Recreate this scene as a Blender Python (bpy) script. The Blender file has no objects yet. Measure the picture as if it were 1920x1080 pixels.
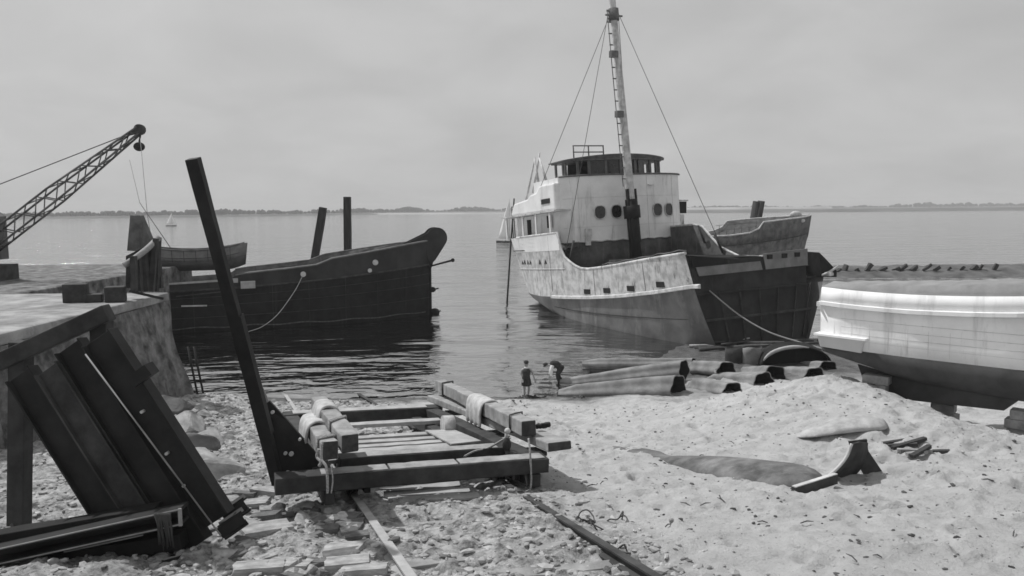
import bpy, bmesh, math, random
import numpy as np
from mathutils import Vector, Matrix, noise as mnoise
random.seed(7); rng = np.random.default_rng(7)
R = math.radians
sc = bpy.context.scene
COL = sc.collection

# ------------------------------------------------------------------ camera
F = 1500.0; CZ = 8.6; PITCH = math.atan(149/F); ROLL = R(-0.5)
cam = bpy.data.cameras.new("camera"); cam_o = bpy.data.objects.new("camera", cam); COL.objects.link(cam_o)
CR = Matrix.Rotation(math.pi/2-PITCH, 3, 'X') @ Matrix.Rotation(ROLL, 3, 'Z')
cam_o.matrix_world = Matrix.Translation((0, 0, CZ)) @ CR.to_4x4()
cam.sensor_width = 36; cam.lens = F/1920*36; cam.clip_start = .1; cam.clip_end = 30000
sc.camera = cam_o

# ------------------------------------------------------------------ sky, sun, exposure
SUN_EL, SUN_AZ = R(56), math.atan2(-.86, .50)     # azimuth measured from +Y towards +X
sdir = Vector((math.sin(SUN_AZ)*math.cos(SUN_EL), math.cos(SUN_AZ)*math.cos(SUN_EL), math.sin(SUN_EL)))
w = bpy.data.worlds.new("World"); sc.world = w; w.use_nodes = True
nt = w.node_tree; N = nt.nodes; L = nt.links; N.clear()
out = N.new('ShaderNodeOutputWorld'); bg = N.new('ShaderNodeBackground'); sky = N.new('ShaderNodeTexSky')
sky.sky_type = 'NISHITA'; sky.sun_disc = False; sky.sun_elevation = SUN_EL; sky.sun_rotation = SUN_AZ
sky.air_density = 1.0; sky.dust_density = 3.0; sky.ozone_density = 1.0
bw = N.new('ShaderNodeRGBToBW'); L.new(sky.outputs[0], bw.inputs[0])
tc = N.new('ShaderNodeTexCoord'); sep = N.new('ShaderNodeSeparateXYZ'); L.new(tc.outputs['Generated'], sep.inputs[0])
def wmath(op, a, b=None, clamp=False):
    m = N.new('ShaderNodeMath'); m.operation = op; m.use_clamp = clamp
    for i, s in enumerate((a, b)):
        if s is None: continue
        if isinstance(s, (int, float)): m.inputs[i].default_value = s
        else: L.new(s, m.inputs[i])
    return m.outputs[0]
zz = wmath('ADD', wmath('MAXIMUM', sep.outputs['Z'], 0.0), 0.30)
cx_ = wmath('DIVIDE', sep.outputs['X'], zz); cy_ = wmath('DIVIDE', sep.outputs['Y'], zz)
comb = N.new('ShaderNodeCombineXYZ'); L.new(cx_, comb.inputs[0]); L.new(cy_, comb.inputs[1])
cn = N.new('ShaderNodeTexNoise'); cn.inputs['Scale'].default_value = 2.1; cn.inputs['Detail'].default_value = 7; cn.inputs['Roughness'].default_value = .52
cn.inputs['Distortion'].default_value = .35; L.new(comb.outputs[0], cn.inputs['Vector'])
ramp = N.new('ShaderNodeValToRGB'); ramp.color_ramp.elements[0].position = .3; ramp.color_ramp.elements[1].position = .72
ramp.color_ramp.elements[0].color = (4.5, 4.5, 4.5, 1); ramp.color_ramp.elements[1].color = (5.55, 5.55, 5.55, 1)
L.new(cn.outputs['Fac'], ramp.inputs[0])
mixs = N.new('ShaderNodeMix'); mixs.data_type = 'RGBA'; mixs.inputs['Factor'].default_value = .86
L.new(bw.outputs[0], mixs.inputs['A']); L.new(ramp.outputs[0], mixs.inputs['B'])
L.new(mixs.outputs['Result'], bg.inputs['Color']); bg.inputs['Strength'].default_value = .109
L.new(bg.outputs[0], out.inputs['Surface'])
sun = bpy.data.lights.new("sun", 'SUN'); sun.energy = 3.5; sun.angle = R(.9); sun.color = (1, 1, 1)
sun_o = bpy.data.objects.new("sun", sun); COL.objects.link(sun_o)
sun_o.rotation_euler = sdir.to_track_quat('Z', 'Y').to_euler(); sun_o.location = (0, 0, 60)
sc.view_settings.view_transform = 'Standard'; sc.view_settings.look = 'None'; sc.view_settings.exposure = 0; sc.view_settings.gamma = 1
sc.cycles.pixel_filter_type = 'BLACKMAN_HARRIS'; sc.cycles.filter_width = 1.6

# ------------------------------------------------------------------ coordinates
def ray(px, py): return CR @ Vector(((px-960)/F, -(py-540)/F, -1))
def at(px, py, Y):
    d = ray(px, py); return Vector((0, 0, CZ)) + d*(Y/d.y)
SL = .13
def sstep(a, b, x): t = np.clip((x-a)/(b-a), 0, 1); return t*t*(3-2*t)
def _hash(ix, iy, s):
    n = (ix.astype(np.int64)*374761393 + iy.astype(np.int64)*668265263 + s*1442695041) & 0x7fffffff
    n = ((n ^ (n >> 13))*1274126177) & 0x7fffffff
    return ((n ^ (n >> 16)) & 0xffff)/65535.0
def vnoise(x, y, s=0):
    x = np.asarray(x, float); y = np.asarray(y, float)
    ix = np.floor(x); iy = np.floor(y); fx = x-ix; fy = y-iy
    fx = fx*fx*(3-2*fx); fy = fy*fy*(3-2*fy)
    a = _hash(ix, iy, s); b = _hash(ix+1, iy, s); c = _hash(ix, iy+1, s); d = _hash(ix+1, iy+1, s)
    return (a*(1-fx)+b*fx)*(1-fy)+(c*(1-fx)+d*fx)*fy-.5
def base_h(x, y):
    x = np.asarray(x, float); y = np.asarray(y, float)
    ys = 36+sstep(2.6, 13.0, x)*16
    up = SL*(36-y)
    flat = .39*(1-(y-33)/(ys-33))
    flat = np.where(flat < 0, np.maximum(-.12*(y-ys), -3.0), flat)
    z = np.where(y < 33, up, flat)
    sx = np.where(x < 11.4, 4.4, 2.3); sy = np.where(y > 28.2, 2.6, 8.0)
    z = z+1.40*np.exp(-((x-11.4)/sx)**2-((y-28.2)/sy)**2)
    z = z-.35*np.exp(-((x+2.0)/2.6)**2-((y-14)/5)**2)*0
    z = z+.5*np.exp(-((x+13.2)/2.2)**2-((y-30)/5)**2)
    z = z+.28*np.exp(-((x-9.3)/1.9)**2-((y-(21.6+.12*(x-9.3)))/.75)**2)
    return z
def H(x, y):
    x = np.asarray(x, float); y = np.asarray(y, float)
    z = base_h(x, y)
    land = sstep(-.05, .35, z)
    left = 1-sstep(2.0, 4.2, x+.36*(y-11.0))          # rubble side of the track
    z = z+land*(.22*vnoise(x/2.6, y/2.6, 1)+.10*vnoise(x/1.05, y/1.05, 2))
    zone = .35+1.5*np.clip(.5+1.3*vnoise(x/2.1, y/1.5, 31), 0, 1)
    z = z+land*(1-left)*zone*.8*(.20*np.abs(vnoise(x/.6, y/.5, 3))+.13*vnoise(x/.29, y/.25, 4)+.075*vnoise(x/.14, y/.13, 14))
    z = z+land*left*(.22*np.abs(vnoise(x/.6, y/.42, 5))+.15*vnoise(x/.26, y/.2, 6)+.08*vnoise(x/.12, y/.11, 7))
    return z
_fp = np.random.default_rng(11); FPT = []
while len(FPT) < 330:
    fy = 11+_fp.random()**1.2*22; fx = _fp.uniform(-3, 14)
    if fx+.36*(fy-11) > 4.2: FPT.append((fx, fy, _fp.uniform(0, 3.14), _fp.uniform(.05, .12)))
_H0 = H
def H(x, y):
    z = np.array(_H0(x, y), float); xx = np.asarray(x, float); yy = np.asarray(y, float)
    for fx, fy, a, d in FPT:
        if z.ndim == 0 and abs(xx-fx)+abs(yy-fy) > 1: continue
        dx = xx-fx; dy = yy-fy; u = (dx*math.cos(a)+dy*math.sin(a))/.20; v = (-dx*math.sin(a)+dy*math.cos(a))/.11; r2 = u*u+v*v
        z = z-d*np.exp(-r2)+.55*d*np.exp(-((np.sqrt(r2)-1.7)/.5)**2)
    return z
def Hs(x, y): return float(base_h(x, y))
def gnd(px, py):
    d = ray(px, py); lo, hi = 4.0, 120.0; Y = lo
    while Y < hi:
        p = at(px, py, Y)
        if p.z <= Hs(p.x, p.y): break
        Y += .15
    return at(px, py, Y)

# ------------------------------------------------------------------ materials (all neutral greys: a black and white film)
def mat(name, a, b=None, scale=3.0, rough=.7, bump=0.0, bscale=None, streak=0.0, sa=None, sscale=2.0, sst=(1, 1, .13), detail=6, metal=0.0, spec=.3, lo=.35, hi=.65, stretch=(1, 1, 1)):
    m = bpy.data.materials.new(name); m.use_nodes = True
    n = m.node_tree.nodes; l = m.node_tree.links; p = n['Principled BSDF']
    p.inputs['Roughness'].default_value = rough; p.inputs['Metallic'].default_value = metal
    p.inputs['Specular IOR Level'].default_value = spec
    t = n.new('ShaderNodeTexCoord')
    b = a if b is None else b
    def noise(sc_, st, det=detail, rg=.6):
        mp = n.new('ShaderNodeMapping'); mp.inputs['Scale'].default_value = st; l.new(t.outputs['Object'], mp.inputs[0])
        x = n.new('ShaderNodeTexNoise'); x.inputs['Scale'].default_value = sc_; x.inputs['Detail'].default_value = det
        x.inputs['Roughness'].default_value = rg; l.new(mp.outputs[0], x.inputs['Vector']); return x.outputs['Fac']
    r = n.new('ShaderNodeValToRGB'); r.color_ramp.elements[0].position = lo; r.color_ramp.elements[1].position = hi
    r.color_ramp.elements[0].color = (a, a, a, 1); r.color_ramp.elements[1].color = (b, b, b, 1)
    l.new(noise(scale, stretch), r.inputs[0]); colr = r.outputs[0]
    if streak > 0:
        s = n.new('ShaderNodeValToRGB'); s.color_ramp.elements[0].position = .54; s.color_ramp.elements[1].position = .66
        s.color_ramp.elements[0].color = (0, 0, 0, 1); s.color_ramp.elements[1].color = (streak,)*3+(1,)
        l.new(noise(sscale, sst, 8, .72), s.inputs[0])
        mx = n.new('ShaderNodeMix'); mx.data_type = 'RGBA'; l.new(s.outputs[0], mx.inputs['Factor']); l.new(colr, mx.inputs['A'])
        mx.inputs['B'].default_value = (sa, sa, sa, 1); colr = mx.outputs['Result']
    l.new(colr, p.inputs['Base Color'])
    if bump > 0:
        bm_ = n.new('ShaderNodeBump'); bm_.inputs['Strength'].default_value = 1; bm_.inputs['Distance'].default_value = bump
        l.new(noise(bscale or scale*4, stretch, 6, .65), bm_.inputs['Height']); l.new(bm_.outputs[0], p.inputs['Normal'])
    return m
M = {}
M['black'] = mat('black_tar_steel', .012, .024, 1.2, .75, .012, 7, spec=.15, streak=.5, sa=.045, sscale=.7)
M['black_side'] = mat('hulk_upper_paint', .028, .05, .5, .8, .01, 4, streak=.5, sa=.02, sscale=1.2, spec=.2)
M['hulk_cap'] = mat('worn_gunwale', .12, .2, 2, .7, .01)
M['deck'] = mat('weathered_deck', .09, .17, 1.5, .85, .01, stretch=(6, 1, 1))
M['pile'] = mat('wet_pile_timber', .022, .055, 2, .85, .02, 5, stretch=(3, 3, .3))
M['steel'] = mat('dark_steel', .014, .028, 2, .6, .006, 8, spec=.2)
M['steel_edge'] = mat('worn_steel_edge', .2, .3, 3, .6)
M['rust'] = mat('rusty_plate', .07, .17, 1.4, .85, .01, 9, streak=.6, sa=.05, sscale=2.5)
M['rust_dark'] = mat('dark_rusty_plate', .03, .075, 1.8, .85, .01, 9)
M['white'] = mat('white_ship_paint', .66, .80, .6, .6, .008, 6, streak=.7, sa=.36, sscale=1.3)
M['white_old'] = mat('peeling_topside_paint', .36, .60, 1.6, .75, .014, 6, streak=.85, sa=.11, sscale=3.4, sst=(1, 1, .22), lo=.36, hi=.6, detail=12)
M['hull_grey'] = mat('grey_bottom_paint', .095, .17, .6, .8, .012, 4, streak=.6, sa=.24, sscale=.9, sst=(1, 1, .3))
M['strake'] = mat('strake_paint', .42, .62, 2.2, .7, .01, streak=.5, sa=.14, sscale=4)
M['bulkhead'] = mat('bulkhead_dark', .02, .045, .7, .85, .01, 4, streak=.5, sa=.06, sscale=1.5)
M['bulkhead_band'] = mat('bulkhead_band_paint', .15, .24, .9, .8, .008, 5, streak=.4, sa=.08, sscale=2)
M['well'] = mat('well_deck_paint', .045, .1, 1.2, .85, .01, 6, streak=.4, sa=.2, sscale=3)
M['wheelhouse'] = mat('varnished_wheelhouse', .07, .13, 2, .6, .004)
M['glass'] = mat('dark_glass', .012, .02, 2, .12, spec=.5)
M['mast'] = mat('mast_paint', .36, .62, 2.2, .6, .004, streak=.8, sa=.14, sscale=3.5)
M['wire'] = mat('steel_wire', .09, .12, 4, .7)
M['rope'] = mat('hemp_rope', .18, .4, 30, .9, .004, 60)
M['rope_dark'] = mat('tarred_rope', .05, .1, 20, .9)
M['end_shade'] = mat('shaded_end_grain', .035, .07, 8, .9, .01, 20)  # shade on the timber ends put into the colour
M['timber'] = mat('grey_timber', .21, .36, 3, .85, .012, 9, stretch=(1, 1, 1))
M['timber_dark'] = mat('tarred_and_shaded_timber', .03, .06, 3, .8, .012, 10)  # on the cradle this dark tone also stands in for shaded faces
M['timber_worn'] = mat('worn_frame_timber', .035, .33, 1.6, .85, .012, 10, lo=.42, hi=.6)
M['plank'] = mat('bleached_plank', .3, .42, 3, .85, .01, 14)
M['canvas'] = mat('old_canvas', .36, .56, 5, .95, .006, 22)
M['concrete'] = mat('old_concrete', .06, .28, 1.6, .9, .14, 6, streak=.85, sa=.07, sscale=2.6, detail=9)
M['concrete_top'] = mat('concrete_coping', .17, .38, .9, .9, .03, 5, streak=.6, sa=.14, sscale=1.2, sst=(1, 1, 1))
M['stone'] = mat('rubble_stone', .24, .48, 2.2, .92, .02, 9)
M['stone_dark'] = mat('dark_stone', .10, .2, 2.2, .92, .02, 9)
M['tube'] = mat('dull_zinc_sheet', .15, .30, 1.1, .8, .008, 9, streak=.5, sa=.08, sscale=1.3, sst=(.3, 1, 1))
M['tube_in'] = mat('opening_shade_black', .012, .025, 2, .9)  # shade inside tubes and behind openings put into black; also the side light box
M['grey_boat'] = mat('grey_boat_paint', .13, .2, 1.5, .75, .004)
M['launch_white'] = mat('launch_white_paint', .76, .88, .7, .6, .008, 3, streak=.5, sa=.5, sscale=1.6)
M['sponson'] = mat('sponson_shade_grey', .5, .56, 1, .5)  # shade under the sponson cap put into this grey
M['launch_grey'] = mat('launch_canvas_grey', .2, .28, 1.5, .8, .01, 7)
M['launch_bottom'] = mat('antifouling', .05, .085, 1.4, .8, .006, 7)
M['skin'] = mat('skin', .28, .33, 6, .6)
M['cloth_dark'] = mat('dark_cloth', .03, .05, 8, .95)
M['cloth_white'] = mat('white_cloth', .65, .75, 8, .95)
M['hair'] = mat('dark_hair', .03, .045, 8, .8)
M['sail'] = mat('sailcloth', .72, .8, 2, .9)
M['weed'] = mat('dry_weed', .05, .12, 6, .95)
M['far_land'] = mat('far_shore_grass', .06, .14, .02, .95)
M['far_sand'] = mat('far_sand_flat', .3, .42, .01, .95)
M['leaf'] = mat('far_foliage', .022, .05, .05, .95)
M['mud'] = mat('mud_bank', .06, .14, .5, .8, .06, 2)

def beach_material():
    m = bpy.data.materials.new('beach_sand_and_rubble'); m.use_nodes = True
    n = m.node_tree.nodes; l = m.node_tree.links; p = n['Principled BSDF']; p.inputs['Specular IOR Level'].default_value = .15
    g = n.new('ShaderNodeNewGeometry'); s = n.new('ShaderNodeSeparateXYZ'); l.new(g.outputs['Position'], s.inputs[0])
    def nz(scale, det=6, rg=.6):
        x = n.new('ShaderNodeTexNoise'); x.inputs['Scale'].default_value = scale; x.inputs['Detail'].default_value = det; x.inputs['Roughness'].default_value = rg
        l.new(g.outputs['Position'], x.inputs['Vector']); return x.outputs['Fac']
    def rp(src, stops):
        r = n.new('ShaderNodeValToRGB'); e = r.color_ramp.elements
        while len(e) < len(stops): e.new(.5)
        for i, (q, v) in enumerate(stops): e[i].position = q; e[i].color = (v, v, v, 1)
        l.new(src, r.inputs[0]); return r.outputs[0]
    def mth(op, a, b):
        k = n.new('ShaderNodeMath'); k.operation = op
        for i, q in enumerate((a, b)):
            if isinstance(q, (int, float)): k.inputs[i].default_value = q
            else: l.new(q, k.inputs[i])
        return k.outputs[0]
    def mix(f, a, b):
        k = n.new('ShaderNodeMix'); k.data_type = 'RGBA'
        for nm, q in (('Factor', f), ('A', a), ('B', b)):
            if isinstance(q, (int, float)):
                k.inputs[nm].default_value = q if nm == 'Factor' else (q, q, q, 1)
            else: l.new(q, k.inputs[nm])
        return k.outputs['Result']
    sand = rp(nz(1.3), [(.3, .40), (.7, .53)])
    speck = rp(nz(9, 8, .8), [(.54, 0), (.70, .7)])
    sand = mix(speck, sand, .2)
    rub = rp(nz(3.2, 8, .72), [(.36, .10), (.47, .30), (.6, .52)])
    side = mth('ADD', s.outputs['X'], mth('MULTIPLY', mth('SUBTRACT', s.outputs['Y'], 11.0), .36))
    side = mth('ADD', side, mth('MULTIPLY', mth('SUBTRACT', nz(.7), .5), 2.4))
    fac = rp(mth('MULTIPLY', side, .1), [(.2, 0), (.36, 1)])
    c = mix(fac, rub, sand)
    zw = mth('ADD', s.outputs['Z'], mth('MULTIPLY', mth('SUBTRACT', nz(.8), .5), .5))
    wet = rp(zw, [(.10, 1), (.42, 0)])
    md = mth('ADD', s.outputs['Y'], mth('MULTIPLY', mth('SUBTRACT', nz(.5), .5), 3.0))
    md = mth('MULTIPLY', mth('SUBTRACT', md, 36.6), .4)
    wet = mth('MAXIMUM', wet, rp(md, [(0, 0), (1, 1)]))
    c = mix(wet, c, rp(nz(2.2, 7, .7), [(.35, .05), (.65, .15)]))
    l.new(c, p.inputs['Base Color'])
    rr = rp(wet, [(0, .92), (1, .45)]); l.new(rr, p.inputs['Roughness'])
    b = n.new('ShaderNodeBump'); b.inputs['Distance'].default_value = .09; b.inputs['Strength'].default_value = 1.0
    l.new(nz(7, 9, .75), b.inputs['Height']); l.new(b.outputs[0], p.inputs['Normal'])
    return m
def water_material():
    m = bpy.data.materials.new('tidal_water'); m.use_nodes = True
    n = m.node_tree.nodes; l = m.node_tree.links; p = n['Principled BSDF']
    p.inputs['Base Color'].default_value = (.53, .53, .53, 1); p.inputs['Roughness'].default_value = .08; p.inputs['Metallic'].default_value = 1.0
    g = n.new('ShaderNodeNewGeometry')
    prev = None
    sp = n.new('ShaderNodeSeparateXYZ'); l.new(g.outputs['Position'], sp.inputs[0])
    mr = n.new('ShaderNodeMapRange'); l.new(sp.outputs['Y'], mr.inputs['Value'])
    for i_, v_ in ((1, 38.0), (2, 49.0), (3, 1.0), (4, .07)): mr.inputs[i_].default_value = v_
    mr2 = n.new('ShaderNodeMapRange'); l.new(sp.outputs['Y'], mr2.inputs['Value'])
    for i_, v_ in ((1, 55.0), (2, 110.0), (3, .22), (4, 1.0)): mr2.inputs[i_].default_value = v_
    for sc_, st, dist, det in ((.05, (1, 2.6, 1), 1.7, 4), (.22, (1, 2.4, 1), .62, 5), (1.1, (1, 2.8, 1), .02, 4), (.52, (.9, 1.4, 1), .42, 3)):
        mp = n.new('ShaderNodeMapping'); mp.inputs['Scale'].default_value = st; mp.inputs['Rotation'].default_value = (0, 0, .06); l.new(g.outputs['Position'], mp.inputs[0])
        x = n.new('ShaderNodeTexNoise'); x.inputs['Scale'].default_value = sc_; x.inputs['Detail'].default_value = det; x.inputs['Distortion'].default_value = .4
        l.new(mp.outputs[0], x.inputs['Vector'])
        b = n.new('ShaderNodeBump'); b.inputs['Strength'].default_value = 1; b.inputs['Distance'].default_value = dist
        if dist in (.42, .62): l.new((mr if dist == .42 else mr2).outputs[0], b.inputs['Strength'])
        l.new(x.outputs['Fac'], b.inputs['Height'])
        if prev: l.new(prev, b.inputs['Normal'])
        prev = b.outputs[0]
    l.new(prev, p.inputs['Normal'])
    return m
M['beach'] = beach_material(); M['water'] = water_material()

# ------------------------------------------------------------------ mesh building
def wloc(o):
    v = Vector((0, 0, 0))
    while o is not None: v += o.location; o = o.parent
    return v
def catmull(pts, n=8):
    pts = [Vector(p) for p in pts]; P = [2*pts[0]-pts[1]]+pts+[2*pts[-1]-pts[-2]]; o = []
    for i in range(1, len(P)-2):
        for k in range(n):
            t = k/n; a, b, c, d = P[i-1:i+3]
            o.append(.5*((2*b)+(c-a)*t+(2*a-5*b+4*c-d)*t*t+(3*b-a-3*c+d)*t**3))
    o.append(pts[-1]); return o
class MB:
    def __init__(s): s.v = []; s.f = []; s.sm = []
    def add(s, vs, fs, sm=False):
        k = len(s.v); s.v += [Vector(q) for q in vs]; s.f += [[k+i for i in f] for f in fs]; s.sm += [sm]*len(fs); return s
    def hexa(s, q): return s.add(q, [(0, 3, 2, 1), (4, 5, 6, 7), (0, 1, 5, 4), (1, 2, 6, 5), (2, 3, 7, 6), (3, 0, 4, 7)])
    def obox(s, c, a, b, d):
        c, a, b, d = map(Vector, (c, a, b, d))
        return s.hexa([c-a-b-d, c+a-b-d, c+a+b-d, c-a+b-d, c-a-b+d, c+a-b+d, c+a+b+d, c-a+b+d])
    def box(s, x0, x1, y0, y1, z0, z1): return s.obox(((x0+x1)/2, (y0+y1)/2, (z0+z1)/2), ((x1-x0)/2, 0, 0), (0, (y1-y0)/2, 0), (0, 0, (z1-z0)/2))
    def beam(s, p0, p1, wd, ht, up=(0, 0, 1), seg=1, jit=0):
        p0, p1 = Vector(p0), Vector(p1); d = (p1-p0).normalized(); sd = d.cross(Vector(up)).normalized(); u = sd.cross(d).normalized()
        rings = []
        for i in range(seg+1):
            c = p0.lerp(p1, i/seg); j = lambda: (random.random()-.5)*2*jit
            rings.append([c+sd*(wd/2+j())*a+u*(ht/2+j())*b for a, b in ((-1, -1), (1, -1), (1, 1), (-1, 1))])
        return s.loft(rings, closed=True, caps=True, sm=False)
    def loft(s, rings, closed=False, caps=False, sm=True):
        n = len(rings[0]); vs = [p for r in rings for p in r]; fs = []
        for i in range(len(rings)-1):
            for j in range(n if closed else n-1):
                a = i*n+j; b = i*n+(j+1) % n; fs.append((a, b, b+n, a+n))
        k = len(s.v); s.add(vs, fs, sm)
        if caps:
            s.f.append([k+i for i in range(n)][::-1]); s.f.append([k+(len(rings)-1)*n+i for i in range(n)]); s.sm += [False, False]
        return s
    def tube(s, pts, r, n=8, caps=True):
        pts = [Vector(p) for p in pts]; rings = []; rs = r if isinstance(r, (list, tuple)) else [r]*len(pts)
        pv = None
        for i, p in enumerate(pts):
            d = (pts[min(i+1, len(pts)-1)]-pts[max(i-1, 0)]).normalized()
            if pv is None: a = d.orthogonal().normalized()
            else: a = (pv-d*pv.dot(d)).normalized()
            pv = a; b = d.cross(a)
            rings.append([p+(a*math.cos(2*math.pi*k/n)+b*math.sin(2*math.pi*k/n))*rs[i] for k in range(n)])
        return s.loft(rings, closed=True, caps=caps)
    def prism(s, poly, vec):
        poly = [Vector(p) for p in poly]; n = len(poly); vec = Vector(vec)
        k = len(s.v); s.v += poly+[p+vec for p in poly]
        s.f.append([k+i for i in range(n)][::-1]); s.f.append([k+n+i for i in range(n)])
        for i in range(n): s.f.append([k+i, k+(i+1) % n, k+n+(i+1) % n, k+n+i])
        s.sm += [False]*(n+2); return s
    def ball(s, c, rx, ry=None, rz=None, nu=12, nv=8):
        ry = ry or rx; rz = rz or rx; c = Vector(c)
        rings = [[c+Vector((rx*math.sin(math.pi*i/nv)*math.cos(2*math.pi*j/nu), ry*math.sin(math.pi*i/nv)*math.sin(2*math.pi*j/nu), rz*math.cos(math.pi*i/nv))) for j in range(nu)] for i in range(nv+1)]
        for rg in (rings[0], rings[-1]):
            for j in range(nu): rg[j] = rg[j]+Vector((1e-4*math.cos(2*math.pi*j/nu), 1e-4*math.sin(2*math.pi*j/nu), 0))
        return s.loft(rings, closed=True, caps=True)
    def build(s, name, m, parent=None, loc=None, bev=0, solid=0, fix=True):
        me = bpy.data.meshes.new(name)
        if parent is not None: off = wloc(parent)
        elif loc is not None: off = Vector(loc)
        else:
            a = [sum(q[i] for q in s.v)/len(s.v) for i in (0, 1)]; off = Vector((a[0], a[1], min(q.z for q in s.v)))
        me.from_pydata([tuple(q-off) for q in s.v], [], s.f)
        me.polygons.foreach_set('use_smooth', s.sm)
        if fix:
            bm = bmesh.new(); bm.from_mesh(me); bmesh.ops.recalc_face_normals(bm, faces=bm.faces); bm.to_mesh(me); bm.free()
        ms = m if isinstance(m, (list, tuple)) else [m]
        for q in ms: me.materials.append(M[q] if isinstance(q, str) else q)
        o = bpy.data.objects.new(name, me); COL.objects.link(o)
        if parent is not None: o.parent = parent
        else: o.location = off
        if bev:
            b = o.modifiers.new('bevel', 'BEVEL'); b.width = bev; b.segments = 2; b.limit_method = 'ANGLE'; b.angle_limit = R(40)
        if solid:
            b = o.modifiers.new('thickness', 'SOLIDIFY'); b.thickness = solid; b.offset = 0
        return o
def tag(o, label=None, cat=None, group=None, kind=None):
    if label: o['label'] = label
    if cat: o['category'] = cat
    if group: o['group'] = group
    if kind: o['kind'] = kind
    return o
def thing(name, label, cat, loc, group=None):
    o = bpy.data.objects.new(name, None); COL.objects.link(o); o.location = loc; o.empty_display_size = .2
    return tag(o, label, cat, group)

# ------------------------------------------------------------------ beach (one sheet) and water
def axis(a, b, d, lo, hi, g=1.12):
    core = list(np.arange(a, b+d/2, d)); x = a; st = d; left = []
    while x > lo: st *= g; x -= st; left.append(x)
    x = core[-1]; st = d; right = []
    while x < hi: st *= g; x += st; right.append(x)
    return np.array(left[::-1]+core+right)
xs = axis(-15, 17, .09, -90, 120); ys_ = axis(9, 37, .09, -40, 110)
X, Y = np.meshgrid(xs, ys_); Z = H(X, Y)
nx, ny = len(xs), len(ys_)
me = bpy.data.meshes.new('beach')
co = np.stack([X, Y, Z], -1).reshape(-1, 3)
idx = np.arange(nx*ny).reshape(ny, nx)
q = np.stack([idx[:-1, :-1], idx[:-1, 1:], idx[1:, 1:], idx[1:, :-1]], -1).reshape(-1, 4)
me.vertices.add(len(co)); me.vertices.foreach_set('co', co.ravel())
me.loops.add(q.size); me.loops.foreach_set('vertex_index', q.ravel().astype(np.int32))
me.polygons.add(len(q)); me.polygons.foreach_set('loop_start', (np.arange(len(q))*4).astype(np.int32)); me.polygons.foreach_set('loop_total', np.full(len(q), 4, np.int32))
me.polygons.foreach_set('use_smooth', np.ones(len(q), bool)); me.update(); me.validate()
me.materials.append(M['beach']); beach = bpy.data.objects.new('beach', me); COL.objects.link(beach); tag(beach, 'pale trodden sand with rubble and shingle on the left, sloping to the water', 'beach', kind='structure')
b = MB(); b.add([(-6000, 25, 0), (6000, 25, 0), (6000, 9000, 0), (-6000, 9000, 0)], [(0, 1, 2, 3)])
tag(b.build('water', 'water', loc=(0, 0, 0)), 'broad grey tidal river with small ripples', 'water', kind='structure')
b = MB(); b.add([(-8000, -500, -4), (8000, -500, -4), (8000, 12000, -4), (-8000, 12000, -4)], [(0, 1, 2, 3)])
tag(b.build('river_bed', 'mud', loc=(0, 0, -4)), 'muddy river bed under the water', 'river bed', kind='structure')

# ------------------------------------------------------------------ far shore
def strip(name, m, pts, h, depth, label):
    mb = MB(); rings = []
    for (px, Yd) in pts:
        x = (px-960)/F*Yd; rings.append([(x, Yd-6, -.5), (x, Yd, h*.35), (x, Yd+depth*.3, h), (x, Yd+depth, h)])
    mb.loft(rings); return tag(mb.build(name, m, loc=(0, pts[0][1], 0)), label, 'land', kind='structure')
strip('far_shore', 'far_land', [(-300, 1050), (100, 1100), (400, 1150), (600, 1300), (800, 1700), (1000, 2000), (1300, 2200), (2300, 2300)], 3.2, 500, 'low far shore behind the river')
strip('sand_spit', 'far_sand', [(560, 1650), (700, 1500), (980, 1400), (1150, 1420), (1400, 1500), (1600, 1800)], 2.2, 30, 'pale sand flat before the far shore')
strip('mud_spit', 'far_land', [(1180, 1500), (1290, 1180), (1450, 1100), (1677, 1080), (2300, 1100)], 3.6, 300, 'dark low spit on the right of the river')
strip('tidal_bank', 'far_sand', [(1120, 1650), (1200, 1600), (1350, 1580), (1480, 1600), (1560, 1700)], 7.5, 30, 'pale tidal bank before the far trees on the right')
mb = MB()
for i in range(2300):
    px = random.uniform(-250, 2250)
    Yd = np.interp(px, [-300, 100, 400, 600, 800, 1000, 1300, 2300], [1080, 1130, 1180, 1330, 1730, 2030, 2230, 2330])+random.uniform(0, 120)
    dens = vnoise(px/55., 3.3, 9)+.5*vnoise(px/17., 1.1, 10)
    hh = max(1.5, (6.5+7*float(dens)+3*float(vnoise(px/6., 7.7, 12))))*(Yd/1500.)*random.uniform(.5, 1.15)*(1.0 if px < 960 else .62)
    if px > 1650: hh *= 1.0+.9*min(1, (px-1650)/20.)
    x = (px-960)/F*Yd; rr = hh*random.uniform(.35, .75)
    c = Vector((x, Yd, 3+hh*.45)); vs = []
    for k in range(8):
        a = k*math.pi/4; j = random.uniform(.75, 1.2)
        vs.append(c+Vector((math.cos(a)*rr*j, math.sin(a)*rr*.6, hh*random.uniform(-.5, -.1))))
    for k in range(8):
        a = k*math.pi/4+.3; j = random.uniform(.5, .95)
        vs.append(c+Vector((math.cos(a)*rr*j, math.sin(a)*rr*.5, hh*random.uniform(.1, .45))))
    vs.append(c+Vector((0, 0, hh*.55)))
    mb.add(vs, [(k, (k+1) % 8, 8+(k+1) % 8, 8+k) for k in range(8)]+[(8+k, 8+(k+1) % 8, 16) for k in range(8)])
tag(mb.build('far_wood', 'leaf', loc=(0, 1500, 0), fix=False), 'long low line of far trees along the opposite shore', 'woodland', kind='stuff')

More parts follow.
